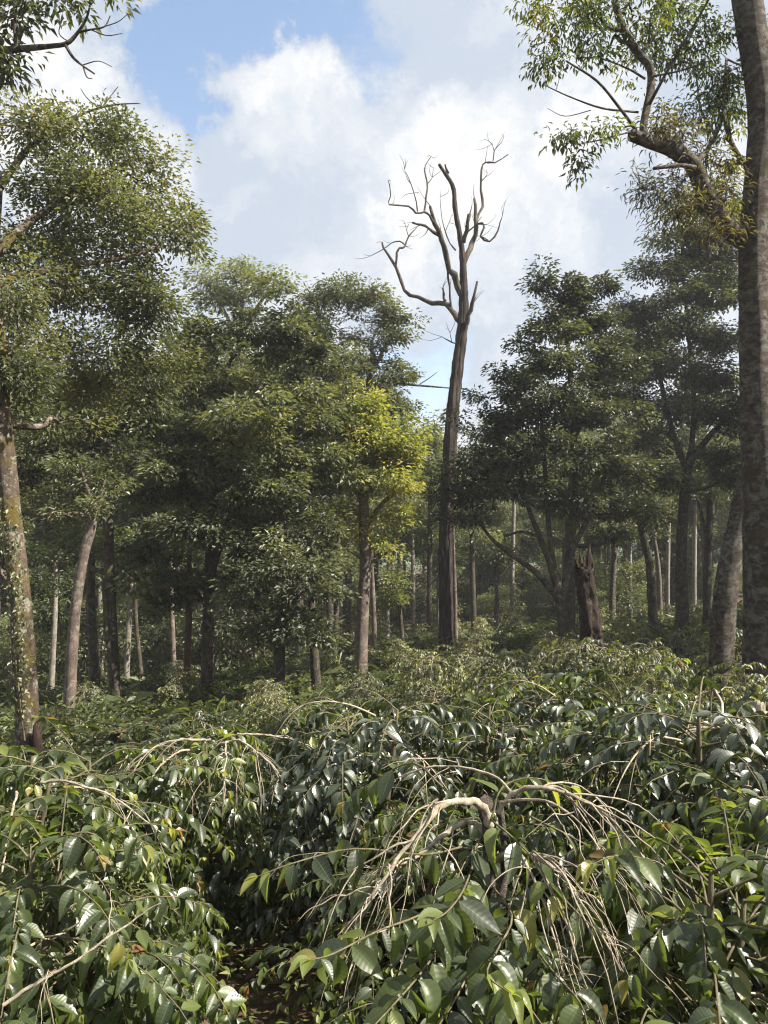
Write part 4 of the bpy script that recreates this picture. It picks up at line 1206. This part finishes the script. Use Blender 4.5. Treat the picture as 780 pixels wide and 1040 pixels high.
def bare_spray(rg, start, outd, ln, up, droop, r0, ntw, spread_=.5, sub=True):
    """one dead bare limb, arching over, with a fall of thin twigs"""
    m = MB()
    P = arc(np.asarray(start, float), np.asarray(outd, float), ln, up, droop, 9) + np.cumsum(rg.normal(0, .006, (9, 3)), 0)
    r0 = r0 * .72
    tube(m, P, np.linspace(r0, r0 * .35, 9), 8, 4, .12, int(rg.integers(0, 99)), lf=30, kink=.25)
    for k in range(ntw):
        i = int(rg.integers(2, 8))
        o = unit(P[min(i + 1, 8)] - P[i]) * np.array([1, 1, .4]) + rg.normal(0, spread_, 3) * np.array([1, 1, .25])
        Q = arc(P[i], o, rg.uniform(.28, .75) * ln, rg.uniform(.0, .3), rg.uniform(.4, 1.1), 7) + np.cumsum(rg.normal(0, .005, (7, 3)), 0)
        q0 = r0 * rg.uniform(.22, .4)
        tube(m, Q, np.linspace(q0, q0 * .35, 7), 5, 2)
        if sub and rg.random() < .6:
            j = int(rg.integers(2, 5))
            o2 = unit(Q[j + 1] - Q[j]) + rg.normal(0, .5, 3)
            Z = arc(Q[j], o2, rg.uniform(.12, .3) * ln, 0, .6, 5)
            tube(m, Z, np.linspace(q0 * .6, q0 * .25, 5), 4, 2)
    return m


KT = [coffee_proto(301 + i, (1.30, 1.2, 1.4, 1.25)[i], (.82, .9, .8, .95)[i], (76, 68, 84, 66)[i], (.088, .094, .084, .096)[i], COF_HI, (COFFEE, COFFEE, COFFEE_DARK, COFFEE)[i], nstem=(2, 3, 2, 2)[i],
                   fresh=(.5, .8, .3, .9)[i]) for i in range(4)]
KM = [coffee_proto(321 + i, (1.3, 1.2, 1.35, 1.1)[i], (.85, .95, .8, .9)[i], (66, 60, 70, 58)[i], .092, COF_MD, COFFEE_FAR, ns=4, nbare=22, fresh=(.9, .7, 1.0, .6)[i], lat=.45) for i in range(4)]
KF = [coffee_proto(341 + i, 1.3, (.95, 1.0, .9)[i], 40, .15, RH, COFFEE_FAR, ns=3, fresh=(.6, .9, .4)[i], lat=.3, spacing=.08, nbare=16) for i in range(3)]

BUSHES = []


def bush(meshes, x, y, label, s=1.0, rz=None, dz=0.0, group=None, tilt=0.0, rg=rng):
    root = empty('coffee_bush', (x, y, T1(x, y) + dz))
    root.rotation_euler = (rg.normal(0, .05) + tilt, rg.normal(0, .05), rg.uniform(0, 6.28) if rz is None else rz)
    root.scale = (s, s, s * rg.uniform(.94, 1.06))
    for nm, me in (('stems', meshes[0]), ('foliage', meshes[1])):
        o = bpy.data.objects.new(nm, me)
        COL.objects.link(o)
        o.parent = root
    tag(root, label, 'coffee bush', group)
    BUSHES.append((x, y))
    return root


GROUP = 'coffee bushes of the plantation'
# --- bushes of the foreground, each with its own look and place
NEAR = [
    # px, Y, scale, proto, label
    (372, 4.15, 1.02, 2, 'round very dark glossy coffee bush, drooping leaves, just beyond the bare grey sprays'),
    (225, 4.6, .95, 1, 'coffee bush under tan bare arching twigs left of the round dark glossy one'),
    (100, 4.2, .98, 3, 'leafy coffee bush at left below the hollow base of the mossy trunk'),
    (10, 3.6, 1.0, 1, 'coffee bush at the left edge with twigs bare towards the camera'),
    (5, 2.5, .84, 3, 'glossy coffee bush in the bottom left corner'),
    (420, 3.4, .74, 3, 'coffee bush between the open patch of soil and the bare grey sprays'),
    (95, 3.2, .74, 0, 'low coffee bush hung with pale sheen leaves left of the open patch of soil'),
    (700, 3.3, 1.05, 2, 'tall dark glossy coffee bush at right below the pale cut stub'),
    (600, 3.7, .98, 0, 'dark coffee bush behind the hanging bare sprays'),
    (775, 2.5, .98, 0, 'coffee bush at the right edge with large shaded leaves'),
    (690, 2.0, .88, 3, 'glossy pale-sheen coffee bush in the bottom right corner'),
    (560, 1.75, .74, 1, 'low coffee bush at the bottom under the hanging bare twigs'),
    (470, 4.7, 1.02, 1, 'fresh green coffee bush behind the bare grey arch'),
    (800, 4.3, 1.05, 1, 'coffee bush with bare tan boughs behind the pale cut stub at right'),
    (640, 4.9, 1.02, 3, 'yellow-tipped coffee bush left of the bare tan boughs at right'),
    (545, 5.3, 1.0, 2, 'dark coffee bush between the fresh green bush and the yellow-tipped bush'),
    (300, 5.6, 1.0, 3, 'pale green coffee bush behind the round dark glossy one'),
    (160, 5.7, .95, 0, 'coffee bush with broad lit leaves in front of the forked dark trunk'),
]
for px, Y, s, k, lab in NEAR:
    bush(KT[k], gx(px, Y), Y, lab, s, group=GROUP)


def hero():
    rg = np.random.default_rng(77)
    x, y = gx(500, 2.3), 2.3
    z = T1(x, y)
    root = empty('coffee_bush', (x, y, z))
    tag(root, 'pruned coffee bush in front with a grey stump head and bare hanging dead sprays', 'coffee bush', GROUP)
    base = np.array([x, y, z])
    m = MB()
    top = at(494, 812, 2.3)
    tube(m, [base - [0, 0, .1], base * .5 + top * .5 + [.02, 0, 0], top - [.0, 0, .10], top], [.024, .019, .016, .019], 14, 9, .2, 4, lf=26, kink=.14)
    tube(m, [top - [0, 0, .42], top + [.06, .05, -.25], top + [.05, .03, -.02]], [.014, .012, .009], 10, 5, .2, 8, kink=.2)
    m.build('stump', GREYBARK, root)
    # left arch
    L_ = px_path([(497, 842, 15), (490, 822, 14, -.03), (470, 815, 12.5, -.08), (450, 826, 11, -.14), (428, 850, 9, -.2), (404, 884, 6.5, -.26), (378, 918, 4, -.3), (352, 946, 2, -.33)], 2.3)
    arches = [(L_, 13), (px_path([(496, 850, 10), (478, 833, 9, .02), (455, 842, 8, 0), (434, 857, 6, -.04), (412, 872, 4, -.1), (380, 880, 2, -.15), (350, 878, 1.4, -.2)], 2.3), 8),
              (px_path([(506, 826, 9), (520, 806, 8.5, .0), (545, 798, 7.5, -.02), (578, 802, 6.5, -.06), (612, 822, 5.5, -.1), (646, 862, 4, -.14), (680, 905, 2.6, -.18), (706, 944, 1.4, -.2)], 2.3), 13),
              (px_path([(512, 815, 7), (530, 812, 6.5, -.08), (560, 816, 5.5, -.16), (596, 845, 4.5, -.24), (622, 890, 3.2, -.3), (640, 945, 2, -.34), (652, 990, 1.2, -.36)], 2.3), 11),
              (px_path([(500, 876, 10), (520, 866, 9, -.1), (545, 866, 7.5, -.2), (570, 885, 6, -.28), (596, 925, 4.5, -.34), (618, 975, 3, -.38), (640, 1035, 1.6, -.4)], 2.3), 14),
              (px_path([(508, 872, 7), (528, 872, 6.5, -.16), (545, 900, 5, -.26), (560, 950, 3.6, -.32), (575, 1000, 2.2, -.36), (584, 1045, 1.4, -.38)], 2.3), 16),
              (px_path([(520, 808, 5), (500, 790, 4.4, .15), (470, 780, 4, .22), (430, 778, 3, .26), (400, 790, 1.6, .28)], 2.3), 4)]
    for (P, r), ntw in arches:
        m = MB()
        P = P + np.cumsum(rg.normal(0, .005, P.shape), 0)
        r = r * (.44 if ntw == 11 else .58)
        tube(m, P, r, 9, 5, .12, int(rg.integers(0, 90)), lf=30, kink=.22)
        S_, q_ = smooth_path(P, r, 4)
        for k in range(ntw):
            i = int(rg.integers(int(len(S_) * .3), len(S_) - 3))
            tg = unit(S_[i + 2] - S_[i])
            o = tg * np.array([1, 1, .5]) + rg.normal(0, .62, 3) * np.array([1, 1, .4])
            ln = rg.uniform(.14, .48)
            Q = arc(S_[i], o, ln, rg.uniform(-.1, .3), rg.uniform(.3, 1.2), 7) + np.cumsum(rg.normal(0, .007, (7, 3)), 0)
            q0 = min(q_[i] * .6, rg.uniform(.0016, .0052))
            tube(m, Q, np.linspace(q0, q0 * .4, 7), 5, 3, .1, k, kink=.3)
            if rg.random() < .5:
                j = int(rg.integers(2, 5))
                Z = arc(Q[j], unit(Q[j + 1] - Q[j]) + rg.normal(0, .4, 3), ln * rg.uniform(.3, .6), 0, .7, 5)
                tube(m, Z, np.linspace(q0 * .7, q0 * .3, 5), 4, 2)
        m.build('bare_branch', TWIG, root)
    # leafy shoots still alive low on the stump
    wd, acc = MB(), []
    shoots = [
        [(470, 905, 0), (425, 930, -.25), (385, 945, -.45), (340, 968, -.6), (316, 975, -.68)],
        [(480, 880, 0), (470, 905, -.3), (455, 925, -.48), (440, 935, -.58)],
        [(500, 900, 0), (520, 930, -.3), (505, 965, -.5), (495, 990, -.62), (520, 1010, -.7)],
        [(470, 860, 0), (430, 868, -.1), (360, 862, -.2), (300, 876, -.3), (262, 890, -.34)],
        [(520, 930, -.1), (560, 985, -.4), (590, 1020, -.6), (600, 1060, -.7)],
        [(470, 930, -.05), (430, 985, -.4), (400, 1020, -.6), (372, 1050, -.7)],
        [(600, 880, -.1), (660, 930, -.2), (710, 965, -.3), (760, 985, -.36)],
        [(560, 880, .0), (620, 880, -.1), (670, 900, -.15), (720, 925, -.2)],
        [(450, 800, .1), (420, 775, .2), (385, 790, .25), (350, 815, .3)],
        [(500, 940, -.05), (465, 1010, -.45), (440, 1050, -.6)],
        [(610, 960, -.2), (650, 1000, -.4), (690, 1040, -.5)],
        [(495, 830, 0), (520, 850, -.12), (548, 880, -.22), (560, 910, -.28)],
        [(490, 850, .02), (470, 880, -.1), (462, 905, -.16), (470, 940, -.2)],
        [(540, 830, .05), (580, 850, .02), (630, 880, 0), (670, 930, -.02)],
        [(430, 850, .05), (400, 870, .02), (370, 905, 0), (350, 950, -.05)],
        [(500, 830, .1), (510, 800, .16), (540, 790, .2), (580, 800, .22)],
        [(560, 900, -.1), (600, 940, -.2), (640, 970, -.25), (700, 1000, -.3)],
        [(480, 960, -.3), (520, 1000, -.45), (550, 1040, -.55)],
    ]
    for sh in shoots:
        P = np.array([at(a, b, 2.3 + c) for a, b, c in sh])
        P, _ = smooth_path(P, np.ones(len(P)), 4)
        tube(wd, P, np.linspace(.0036, .0015, len(P)), 6, 1)
        branch_leaves(P, rg, .15, .058, .104, .9, acc, .75)
    P, D, N, L, t = [np.concatenate([a[i] for a in acc]) for i in range(5)]
    t = np.clip(t + .12, 0, .97)
    lf = MB()
    leaves_mixed(lf, COF_HI, P, D, N, L, L * rg.uniform(.44, .55, len(L)), t, rg)
    wd.build('shoots', TWIGG, root)
    lf.build('foliage', COFFEE, root)
    BUSHES.append((x, y))
hero()
for px, Y, s, k, lab in ((585, 12.6, .92, 0, 'coffee bush close in front of the snapped stump'), (618, 12.9, .84, 2, 'coffee bush touching the right side of the snapped stump'),
                         (560, 13.2, .85, 1, 'coffee bush between the many-stemmed tree and the snapped stump'), (728, 9.2, .82, 3, 'coffee bush at the foot of the stout leaning trunk'),
                         (765, 7.7, .8, 2, 'coffee bush covering the foot of the biggest trunk')):
    bush(KM[k], gx(px, Y), Y, lab, s, group=GROUP)


def bare_on(bx, by, h, label_obj, specs, seed):
    """bare arching boughs on a bush already standing: children of that bush"""
    rg = np.random.default_rng(seed)
    for (ox, oy, oz, dx, dy, ln, up, dr, r0, nt) in specs:
        m = bare_spray(rg, (bx + ox, by + oy, h + oz), (dx, dy, 0), ln, up, dr, r0, nt)
        o = m.build('bare_branch', TWIG, None, origin=(0, 0, 0))
        o.parent = label_obj
        o.matrix_parent_inverse = label_obj.matrix_basis.inverted()


roots = [o for o in bpy.data.objects if o.name.startswith('coffee_bush') and o.type == 'EMPTY']
def root_of(lab):
    return [o for o in roots if lab in o.get('label', '')][0]
r1 = root_of('under tan bare arching twigs')
p = at(215, 752, 4.35)
bare_on(p[0], p[1], p[2], r1, [(0, 0, 0, -1, -.4, .62, .25, .5, .011, 8), (.05, 0, -.02, .9, -.5, .66, .25, .55, .011, 9), (.1, -.05, 0, .2, -1, .5, .25, .7, .009, 8), (-.1, 0, -.05, -.5, -1, .6, .2, .75, .009, 8),
                                (.15, .05, .02, 1, .1, .7, .15, .4, .009, 6)], 401)
r2 = root_of('behind the pale cut stub at right')
p = at(772, 748, 4.0)
bare_on(p[0], p[1], p[2], r2, [(0, 0, .02, -1, -.15, .95, .35, .5, .012, 7), (0, -.05, -.04, -.7, -.8, .55, .3, .85, .010, 5), (.02, 0, 0, -1, .3, .6, .25, .3, .010, 5)], 402)
m = MB()
P, r = px_path([(774, 870, 17), (772, 790, 15), (775, 745, 12), (772, 716, 9)], 3.95)
tube(m, P, r, 14, 7, .2, 9, jag=.03, lf=24, kink=.12)
o = m.build('cut_stub', TWIG, None, origin=(0, 0, 0))
o.parent = r2
o.matrix_parent_inverse = r2.matrix_basis.inverted()
r3 = root_of('twigs bare towards the camera')
p = at(40, 795, 3.3)
bare_on(p[0], p[1], p[2], r3, [(0, 0, 0, 1, -.3, .7, .15, .35, .010, 7), (-.1, 0, -.05, .4, -1, .7, .1, .6, .009, 7), (-.2, 0, 0, -1, -.5, .5, .2, .5, .009, 5)], 403)
r4 = root_of('in the bottom left corner')
p = at(60, 960, 2.1)
bare_on(p[0], p[1], p[2], r4, [(-.1, -.1, -.1, .7, .2, .45, .6, .1, .007, 3), (0, 0, -.25, .3, -.4, .5, .5, .4, .006, 4)], 404)
r5 = root_of('fresh green coffee bush behind')
p = at(395, 722, 4.9)
bare_on(p[0], p[1], p[2], r5, [(0, 0, 0, 1, -.3, .45, .3, .6, .009, 6), (-.05, 0, 0, -1, -.3, .4, .3, .6, .008, 6)], 405)

# --- the plantation beyond, in loose rows
rb = np.random.default_rng(55)
cand = []
yy = 5.9
while yy < 42:
    sp = 1.32 + .033 * yy
    half = .60 * yy + 1.2
    xx = -half + rb.uniform(0, sp)
    while xx < half:
        cand.append((xx + rb.normal(0, .2), yy + rb.normal(0, .22)))
        xx += sp * rb.uniform(.85, 1.15)
    yy += sp * .92
TRUNKS = [(o.location.x, o.location.y) for o in bpy.data.objects if o.type == 'EMPTY' and o.get('category') in ('tree', 'stump', 'dead tree')]
ROWL = ('leafy coffee bush in the lit rows between the front bushes and the trees', 'small coffee bush in the shaded rows among the tree trunks', 'coffee bush on the far shaded slope below the trees')
cnt = 0
for x, y in cand:
    if any((x - a) ** 2 + (y - b) ** 2 < .45 for a, b in TRUNKS) or any((x - a) ** 2 + (y - b) ** 2 < .7 for a, b in BUSHES):
        continue
    px = 390 + F * x / y
    # the lit field runs out at the left where the wood begins
    edge = np.interp(px, [-60, 40, 130, 260, 330, 420, 520, 640, 860], [6.2, 6.4, 7.0, 8.2, 9.5, 12, 14, 13, 11.5])
    if y > edge:
        if px < 300 and rb.random() < .66:
            continue
        if px < 430 and rb.random() < .40:
            continue
        if px >= 430 and rb.random() < .12:
            continue
    if cnt >= 275:
        break
    s = rb.uniform(.74, 1.12)
    if y > edge:
        s *= .75 if px > 430 else .6
    if y < 8:
        k, lab = KT[int(rb.integers(0, 4))], ROWL[0]
    elif y < 17:
        k, lab = KM[int(rb.integers(0, 4))], ROWL[0] if y <= edge else ROWL[1]
    else:
        k, lab = KF[int(rb.integers(0, 3))], ROWL[1] if px < 430 else ROWL[2]
    bush(k, x, y, lab, s, group=GROUP, rg=rb)
    cnt += 1

# ---------------------------------------------------------- ground cover nobody could count
def scatter_leaves(name, label, cat, n, region, mat, size, wid, flat, hmax, seed, tm=RH, stems=0):
    rg = np.random.default_rng(seed)
    x0, x1, y0, y1 = region
    y = y0 + (y1 - y0) * rg.random(n) ** 1.6
    half = .62 * y + .8
    x = np.clip(rg.uniform(-1, 1, n) * half, x0, x1)
    z = gz(x, y)
    P = np.stack([x, y, z + rg.random(n) ** 2 * hmax + .012], -1)
    az = rg.uniform(0, 6.28, n)
    D = np.stack([np.cos(az), np.sin(az), rg.normal(0, flat, n)], -1)
    N = np.array([0, 0, 1.0]) + rg.normal(0, flat + .15, (n, 3))
    L = size * rg.uniform(.6, 1.3, n)
    m = MB()
    leaves_mixed(m, tm, P, D, N, L, L * wid, rg.random(n), rg)
    o = m.build(name, mat, None, origin=(0, 0, 0), smooth=False, uv=False)
    tag(o, label, cat, kind='stuff')


def weeds(name, label, n_tuft, region, mat, ll, h, seed, wid=.45, per=14, mask=None, spread_=.12):
    rg = np.random.default_rng(seed)
    x0, x1, y0, y1 = region
    y = y0 + (y1 - y0) * rg.random(n_tuft) ** 1.3
    half = .62 * y + .8
    x = rg.uniform(-1, 1, n_tuft) * half
    ok = (x > x0) & (x < x1)
    q = np.stack([x, y, 0 * x], -1)
    ok &= pn(q, .8, seed) > -.35
    if mask is not None:
        ok &= mask(x, y)
    x, y = x[ok], y[ok]
    z = gz(x, y)
    idx = np.repeat(np.arange(len(x)), per)
    k = len(idx)
    hh = h * rg.uniform(.5, 1.4, len(x))
    sc_ = np.sqrt(np.maximum(y, 2) / 6)
    sp = spread_ * sc_
    a = rg.uniform(0, 6.28, k)
    r_ = rg.random(k) ** .6
    P = np.stack([x[idx] + np.cos(a) * r_ * sp[idx], y[idx] + np.sin(a) * r_ * sp[idx], z[idx] + rg.random(k) * hh[idx]], -1)
    D = np.stack([np.cos(a), np.sin(a), rg.normal(.1, .4, k)], -1)
    N = np.array([0, 0, 1.0]) + rg.normal(0, .35, (k, 3))
    L = ll * rg.uniform(.6, 1.3, k) * np.clip(sc_[idx], .7, 2.0)
    t = np.clip(rg.normal(.45, .2, len(x))[idx] + rg.normal(0, .12, k), 0, 1)
    m = MB()
    leaves_mixed(m, RH, P, D, N, L, L * wid, t, rg)
    o = m.build(name, mat, None, origin=(0, 0, 0), smooth=False, uv=False)
    tag(o, label, 'weeds', kind='stuff')


scatter_leaves('leaf_litter', 'dry brown fallen leaves on the soil between the bushes', 'leaf litter', 9000, (-30, 30, 1.2, 16), LITTER, .09, .45, .25, .03, 501)
weeds('weeds', 'small bright green weeds on the soil between the front bushes', 900, (-3, 3, 1.3, 4.6), WEED, .045, .22, 502, .55, 20)
weeds('seedlings', 'young green seedlings and herbs sprouting through the litter between the front bushes', 420, (-1.6, .4, 1.2, 3.6), FRESH, .06, .42, 512, .42, 13)
weeds('undergrowth', 'low green undergrowth on the forest floor under the trees', 6500, (-60, 60, 7, 46), WEED, .062, .35, 503, .5, 22, spread_=.26)
weeds('grass', 'pale thin grass in the clearings among the trunks', 2600, (-60, 60, 8, 50), WEED, .26, .2, 504, .07, 18, spread_=.3)

# ------------------------------------------------------------------ world, sun, render
SUN_AZ, SUN_EL = R(104), R(47)
sd = bpy.data.lights.new('sun', 'SUN')
sd.energy = 5.0
sd.angle = R(0.55)
sd.color = (1.0, 0.93, 0.82)
so = bpy.data.objects.new('sun', sd)
COL.objects.link(so)
from mathutils import Vector
S = Vector((math.cos(SUN_EL) * math.sin(SUN_AZ), math.cos(SUN_EL) * math.cos(SUN_AZ), math.sin(SUN_EL)))
so.rotation_euler = S.to_track_quat('Z', 'Y').to_euler()
so.location = S * 60


def build_world():
    w = bpy.data.worlds.new('World')
    sc.world = w
    w.use_nodes = True
    nt = w.node_tree
    for n in list(nt.nodes):
        nt.nodes.remove(n)
    L = nt.links.new
    out = nd(nt, 'ShaderNodeOutputWorld')
    bg = nd(nt, 'ShaderNodeBackground', in_Strength=0.10)
    L(bg.outputs[0], out.inputs[0])
    sky = nd(nt, 'ShaderNodeTexSky')
    sky.sky_type = 'NISHITA'
    sky.sun_disc = False
    sky.sun_elevation = SUN_EL
    sky.sun_rotation = SUN_AZ
    sky.air_density = 1.0
    sky.dust_density = 0.6
    sky.ozone_density = 1.0
    tc = nd(nt, 'ShaderNodeTexCoord')
    D = tc.outputs['Generated']
    # warp the direction so that cloud edges billow
    nz = nd(nt, 'ShaderNodeTexNoise', in_Scale=5.5, in_Detail=12.0, in_Roughness=0.66)
    L(D, nz.inputs['Vector'])
    sub = nd(nt, 'ShaderNodeVectorMath', operation='SUBTRACT')
    L(nz.outputs['Color'], sub.inputs[0])
    sub.inputs[1].default_value = (0.5, 0.5, 0.5)
    sca = nd(nt, 'ShaderNodeVectorMath', operation='SCALE')
    L(sub.outputs[0], sca.inputs[0])
    sca.inputs['Scale'].default_value = 0.30
    add = nd(nt, 'ShaderNodeVectorMath', operation='ADD')
    L(D, add.inputs[0])
    L(sca.outputs[0], add.inputs[1])
    W = add.outputs[0]

    def gauss(px, py, sig, amp):
        d = unit(ray(px, py))
        dist = nd(nt, 'ShaderNodeVectorMath', operation='DISTANCE')
        L(W, dist.inputs[0])
        dist.inputs[1].default_value = tuple(d)
        q = math_n(nt, 'MULTIPLY', dist.outputs['Value'], F / sig)
        q = math_n(nt, 'MULTIPLY', q, q)
        return math_n(nt, 'MULTIPLY', math_n(nt, 'POWER', 2.718, math_n(nt, 'MULTIPLY', q, -0.5)), amp)

    acc = None
    for px, py, sig, amp in SKY_HOLES:
        v = gauss(px, py, sig, amp)
        acc = v if acc is None else math_n(nt, 'ADD', acc, v)
    n2 = nd(nt, 'ShaderNodeTexNoise', in_Scale=3.2, in_Detail=8.0, in_Roughness=0.58)
    L(W, n2.inputs['Vector'])
    # overhead and behind, out of view: cloud cover kept up as added fill light
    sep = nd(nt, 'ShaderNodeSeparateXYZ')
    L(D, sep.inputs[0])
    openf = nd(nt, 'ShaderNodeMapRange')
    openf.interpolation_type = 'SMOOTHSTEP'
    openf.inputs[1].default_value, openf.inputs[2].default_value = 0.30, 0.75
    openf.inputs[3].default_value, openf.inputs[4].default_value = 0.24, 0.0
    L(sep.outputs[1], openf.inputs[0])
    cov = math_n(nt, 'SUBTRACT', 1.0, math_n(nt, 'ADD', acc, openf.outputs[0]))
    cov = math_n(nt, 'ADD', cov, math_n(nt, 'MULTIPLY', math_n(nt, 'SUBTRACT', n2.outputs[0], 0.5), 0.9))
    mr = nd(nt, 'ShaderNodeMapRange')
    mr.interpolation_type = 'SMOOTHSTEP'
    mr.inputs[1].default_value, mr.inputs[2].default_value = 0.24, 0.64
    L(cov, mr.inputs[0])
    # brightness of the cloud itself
    n3 = nd(nt, 'ShaderNodeTexNoise', in_Scale=5.0, in_Detail=7.0, in_Roughness=0.55)
    L(W, n3.inputs['Vector'])
    cc = ramp(nt, math_n(nt, 'MULTIPLY_ADD', math_n(nt, 'SUBTRACT', cov, 0.9), 0.35, n3.outputs[0]),
              [(0.40, CLOUD[0]), (0.53, CLOUD[1]), (0.63, CLOUD[2])])
    ccs = nd(nt, 'ShaderNodeVectorMath', operation='SCALE')
    L(cc, ccs.inputs[0])
    ccs.inputs['Scale'].default_value = CLOUD_GAIN
    skyg = nd(nt, 'ShaderNodeVectorMath', operation='MULTIPLY')
    L(sky.outputs[0], skyg.inputs[0])
    skyg.inputs[1].default_value = SKY_GAIN
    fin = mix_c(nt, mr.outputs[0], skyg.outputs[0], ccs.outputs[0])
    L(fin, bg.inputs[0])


SKY_HOLES = [(170, 10, 30, .9), (145, 55, 26, 0.4), (180, 105, 22, 0.6), (335, -20, 32, 1.0), (250, -32, 36, .9), (300, -24, 26, .5), (120, 5, 26, 0.5), (420, 20, 34, 0.3), (395, 60, 24, 0.3), (225, 235, 50, 0.16),
             (440, 400, 60, 0.45), (350, 190, 40, 0.15), (500, 110, 30, 0.2), (400, 330, 50, 0.3), (740, 80, 25, 0.5), (300, 260, 40, .12), (560, 60, 40, .22), (600, 240, 60, .22), (480, 60, 30, .2)]
CLOUD = [(0.60, 0.68, 0.80), (0.78, 0.83, 0.90), (1.0, 1.0, 1.0)]
CLOUD_GAIN = 3.1
SKY_GAIN = (1.0, 0.94, 0.85)
build_world()

# the moist air of the hills: one closed box of even, thin haze round everything
HAZE = 0.0009
bx = MB()
x0, x1, y0, y1, z0, z1 = -930, 930, -930, 930, -60, 46
bx.add([(x0, y0, z0), (x1, y0, z0), (x1, y1, z0), (x0, y1, z0), (x0, y0, z1), (x1, y0, z1), (x1, y1, z1), (x0, y1, z1)], None,
       [(0, 3, 2, 1), (4, 5, 6, 7), (0, 1, 5, 4), (1, 2, 6, 5), (2, 3, 7, 6), (3, 0, 4, 7)])
hm, hnt, hout = new_mat('haze_air')
pv = nd(hnt, 'ShaderNodeVolumePrincipled')
pv.inputs['Color'].default_value = (0.86, 0.90, 0.96, 1)
pv.inputs['Density'].default_value = HAZE
pv.inputs['Anisotropy'].default_value = 0.2
hnt.links.new(pv.outputs[0], hout.inputs['Volume'])
hz = bx.build('haze', hm, None, origin=(0, 0, 0), smooth=False)
tag(hz, 'thin pale haze in the air of the wood', kind='stuff')

sc.view_settings.view_transform = 'Standard'
sc.view_settings.look = 'None'
sc.view_settings.gamma = 1.0
sc.view_settings.use_curve_mapping = False
sc.view_settings.exposure = 1.68
sc.render.engine = 'CYCLES'
cy = sc.cycles
cy.max_bounces = 7
cy.diffuse_bounces = 4
cy.glossy_bounces = 2
cy.transmission_bounces = 4
cy.transparent_max_bounces = 8
cy.sample_clamp_indirect = 4.0
cy.filter_width = 1.15
cy.volume_bounces = 0
cy.use_denoising = True
cy.denoiser = 'OPENIMAGEDENOISE'
cy.denoising_prefilter = 'ACCURATE'
cy.denoising_input_passes = 'RGB_ALBEDO_NORMAL'
sc.render.use_persistent_data = False
